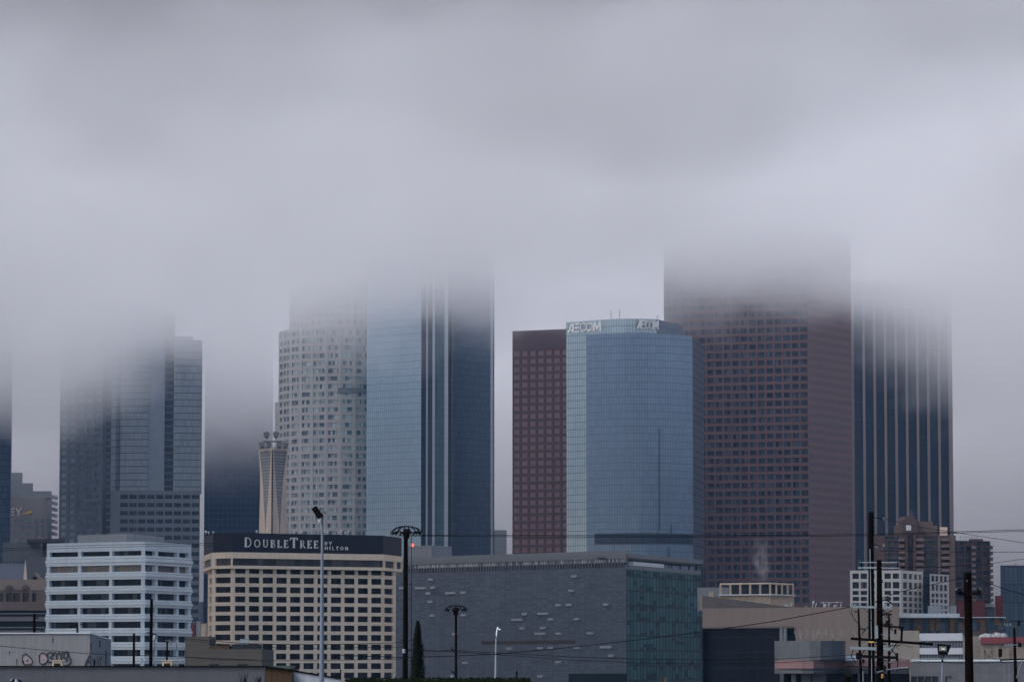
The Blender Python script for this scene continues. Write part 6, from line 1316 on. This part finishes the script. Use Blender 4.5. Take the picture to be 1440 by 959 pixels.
for pts in ([(1246, 866), (1252, 872), (1249, 880), (1256, 886)], [(1240, 858), (1247, 862), (1254, 858)], [(1262, 902), (1256, 912), (1251, 921), (1244, 926)], [(1216, 913), (1211, 921), (1205, 928)], [(1228, 935), (1236, 940), (1246, 950)], [(1200, 912), (1197, 922), (1204, 931)], [(1253, 912), (1259, 919), (1263, 930), (1261, 944)], [(1222, 880), (1214, 888), (1209, 899)]): line(r, 'jumper_wire', pts, 1.5, 172, M_wire, .2)
for px, y0, y1, w in ((1247.5, 872, 880, 4.2), (1259, 884, 891, 3.4), (1244, 935, 943, 4.0), (1214, 926, 932, 3.6)): can(r, 'insulator', px, y0, y1, w, 171, M_black_iron, .2)
# spiky yard plant low between the poles
Yp_ = 190; r = thing('yucca', 'dark spiky plant at the foot of the right hand pole cluster', 'plant', (XP(1192, Yp_), Yp_, 0)); random.seed(2)
m = MB(); m.tube([pw(1192.5, 1100, Yp_), pw(1192.5, 952, Yp_)], .12, 7); m.build('stem', M_brown_wood, r); m = MB()
for i in range(16):
    a = radians(20 + 140 * i / 15); l_ = random.uniform(6, 12); m.tube([pw(1192.5, 953, Yp_), pw(1192.5 + l_ * .7 * cos(a) * .5, 953 - l_ * .55 * sin(a), Yp_ - random.uniform(-.2, .2)), pw(1192.5 + l_ * .7 * cos(a), 953 - l_ * sin(a), Yp_)], [.03, .025, .005], 4)
m.build('foliage', M_leafdark, r)

# thick pole with two floodlights
Y = 150; r = pole('floodlight_pole', 'thick dark wooden pole carrying a pair of black floodlights', 'pole', 1360.8, 805, Y, 10.2, 12.2, M_brown_wood, 1363.2, n=14)
for s_, px in ((-1, 1350.5), (1, 1373.5)):
    m = MB(); a = Vector(pw(1361 + s_ * 4, 835, Y - .1)); b = Vector(pw(px + s_ * .5, 833.5, Y - .2)); c_ = Vector(pw(px + s_ * 5.2, 829, Y - .25)); m.tube([a, b, (b + c_) / 2, c_], [.05, .1, .13, .10], 9); hd = m.build('floodlight', M_black_iron, r)
    m = MB(); d = (c_ - b).normalized(); m.tube([c_ + d * .003, c_ + d * .02], .08, 9); m.build('lamp_lens', M_slot, hd)
can(r, 'pole_band', 1361, 834, 838, 11.6, Y, M_black_iron, 0.0); can(r, 'id_plate', 1360, 815.5, 817, 1.6, Y, M_galv, .18)

# little floodlight on a thin pole
Y = 140; r = pole('floodlight_pole', 'thin grey pole with a boxy floodlight facing the viewer', 'lamp post', 1325.4, 930, Y, 2.2, 3.2, M_galv, 1325.0)
k_ = Y / F; m = MB(); x, y_, z = pw(1326.5, 912.5, Y)
fr_ = [(-9.5, 7.3), (6, 6.2), (5, -8), (-8, -7.6)]; bkq = [(-4, 8), (12.5, 6), (8, -5), (-3, -6)]
Pf = [(x + a * k_, y_ - .15, z + b * k_) for a, b in fr_]; Pb = [(x + a * k_, y_ + .25, z + b * k_) for a, b in bkq]
m.face([Pf[3], Pf[2], Pf[1], Pf[0]]); m.face([Pb[0], Pb[1], Pb[2], Pb[3]])
for i in range(4): j = (i + 1) % 4; m.face([Pf[i], Pf[j], Pb[j], Pb[i]])
hd = m.build('lamp_head', M_black_iron, r)
m = MB(); m.obox((x - 1.3 * k_, y_ - .155, z + .8 * k_), (1, 0, -.05), (0, 1, 0), (.05, 0, 1), 5 * k_, .008, 3.2 * k_); m.build('lamp_reflector', plain('lamp_reflector', (0.16, 0.165, 0.15), .3), hd)
m = MB(); m.tube([(x - 3.2 * k_, y_ - .17, z + .3 * k_), (x + 1.6 * k_, y_ - .17, z + .1 * k_)], .9 * k_, 8); m.build('lamp_tube', M_bulb, hd)
line(r, 'lamp_yoke', [(1323.4, 920), (1322.5, 924), (1325, 928), (1326.8, 924), (1326.5, 919)], 1.3, Y, M_black_iron); can(r, 'collar', 1325.3, 927, 931, 3.2, Y, M_black_iron, 0)

# transformer pole at the right edge
Y = 200; r = pole('transformer_pole', 'dark pole with a hanging transformer can near the right picture edge', 'pole', 1426.2, 882.5, Y, 3.2, 5.4, M_brown_wood, 1428.5)
can(r, 'transformer', 1406.6, 911.5, 923, 5.4, Y, M_black_iron); bar(r, 'cross_arm', (1407, 927.5), (1440, 926.5), 2.2, Y, M_black_iron, .2); bar(r, 'cross_arm', (1412, 908.5), (1438, 904.5), 1.4, Y, M_galv, .2)
line(r, 'top_wire_frame', [(1408, 880.3), (1415, 877), (1424, 873), (1433, 872.5), (1439, 873.5)], .9, Y, M_black_iron); can(r, 'cutout_box', 1432.8, 872.5, 879.5, 3.8, Y, M_black_iron, .1)
for px in (1413, 1417, 1421): insul(r, px, 878, Y, 0, .7)
for px in (1414, 1418, 1422): insul(r, px, 906.5, Y, .2, .7)
can(r, 'transformer', 1434, 903, 909.5, 5, Y, M_black_iron, .3); line(r, 'brace', [(1438, 928), (1433, 942), (1429.5, 953)], 1.4, Y, M_galv, .2); line(r, 'jumper_wire', [(1407, 911), (1411, 904), (1422, 902), (1434, 903)], .7, Y, M_wire, .2)
line(r, 'arm_drop', [(1405.6, 923), (1407, 929), (1411, 931)], 1.2, Y, M_black_iron, .25)
for px in (1412.3, 1419): line(r, 'guy_wire', [(px, 931), (px + .2, 959)], .8, Y, M_galv, .2)

# ------------------------------------------------------------------ overhead wires: each span a thing
WIRES = [
 ('upper of the two long wires crossing the tower fronts', [(560, 752), (720, 752.6), (900, 753), (1060, 752.6), (1222, 751), (1330, 748), (1460, 744)], 240, .9),
 ('lower of the two long wires crossing the tower fronts', [(560, 753.2), (720, 754.4), (900, 755), (1060, 754.6), (1222, 752.8), (1330, 749.8), (1460, 746)], 236, .8),
 ('wire slanting down to the right edge below the striped tower', [(1242, 729), (1290, 740.5), (1350, 749.5), (1400, 757), (1460, 766)], 182, .7),
 ('level wire right of the dark apartment block', [(1236, 774.5), (1330, 775.6), (1400, 776), (1460, 776.2)], 184, .7),
 ('wire rising to the right edge above the blue glass block', [(1236, 797), (1320, 797.5), (1394, 791.7), (1460, 783)], 178, .7),
 ('long black wire rising from the hotel foot to the right hand cluster', [(480, 921), (570, 924), (640, 922), (700, 919), (800, 910), (900, 899), (990, 887.5), (1090, 873), (1197, 853)], 195, 1.2),
 ('sagging wire across the slab building, upper one', [(570, 913), (640, 914.3), (700, 917.5), (800, 923), (900, 926.2), (1000, 927.5), (1100, 926), (1207, 920)], 215, .8),
 ('sagging wire across the slab building, lower one', [(570, 914.5), (640, 916), (700, 920), (800, 927.5), (900, 931.6), (1000, 933), (1100, 931), (1207, 925)], 212, .9),
 ('wire along the top of the white office', [(-10, 771.5), (70, 768.5), (150, 766), (280, 764), (300, 763.5)], 260, .6),
 ('lower wire along the top of the white office', [(-10, 774.5), (70, 771.5), (150, 769), (300, 766.5)], 256, .6),
 ('wire looping across the graffiti warehouse front', [(-10, 907), (60, 913.5), (120, 918.5), (188, 921), (260, 923.5), (360, 927.5)], 185, .8),
 ('thick cable sagging before the hotel foot', [(214, 893), (260, 897.5), (300, 901), (345, 904.5), (420, 906), (500, 905), (569, 903)], 201, .9),
 ('cable before the lower hotel windows', [(235, 897), (300, 904), (360, 909.5), (450, 911), (569, 909)], 196, .7),
 ('low cable crossing the hotel foot', [(235, 922), (300, 926.5), (380, 928.5), (470, 928), (569, 926)], 198, .7),
 ('wire from the thick floodlight pole down to the cluster', [(1356, 812), (1330, 817.5), (1290, 826), (1262, 833), (1240, 841)], 151, 1.1),
 ('wire from the thick floodlight pole to the right edge', [(1366, 812), (1390, 820), (1420, 830), (1460, 842)], 151, 1.1),
 ('wire across the grey panelled wall', [(1250, 925), (1300, 930), (1360, 932.5), (1420, 931), (1460, 928)], 190, .6),
 ('thin slack wire before the white banded building', [(1256, 903), (1272, 907), (1284, 910)], 188, .6),
 ('slack wire before the tan building', [(1194, 858), (1200, 868), (1208, 878), (1218, 887)], 184, .6)]
for lab, pts, Y, w in WIRES:
    m = MB(); P = []
    for (x0, y0), (x1, y1) in zip(pts, pts[1:]):
        P += [(x0 + (x1 - x0) * i / 4, y0 + (y1 - y0) * i / 4) for i in range(4)]
    P.append(pts[-1]); m.tube([pw(a, b, Y) for a, b in P], w * Y / F / 2, 5)
    tag(m.build('overhead_wire', M_wire, origin=pw(*pts[0], Y)), lab, 'wire', 'overhead wires')

# birds: none are sure; a small far aircraft speck is left out
# distant low town seen in the gap left of the hotel
Y = 1750; random.seed(8)
for px, w, py, lab, mt in ((273, 5, 873, 'far low red roofed house in the gap left of the hotel', M_red), (280, 6, 869, 'far low grey house in the gap left of the hotel', M_grey_wall), (287, 7, 872, 'far low buff house hard against the hotel', M_buff)):
    r = thing('far_house', lab, 'house', (XP(px, Y), Y, 0)); m = MB(); m.prism([(XP(px - w / 2, Y), Y), (XP(px + w / 2, Y), Y), (XP(px + w / 2, Y), Y + 8), (XP(px - w / 2, Y), Y + 8)], 0, ZP(py + 4, Y)); m.build('wall', mt, r)
    m = MB(); m.prism([(XP(px - w / 2, Y) - .2, Y - .2), (XP(px + w / 2, Y) + .2, Y - .2), (XP(px + w / 2, Y) + .2, Y + 8), (XP(px - w / 2, Y) - .2, Y + 8)], ZP(py + 3.9, Y), ZP(py + 2.6, Y), bottom=True); m.build('roof', M_slate, r)
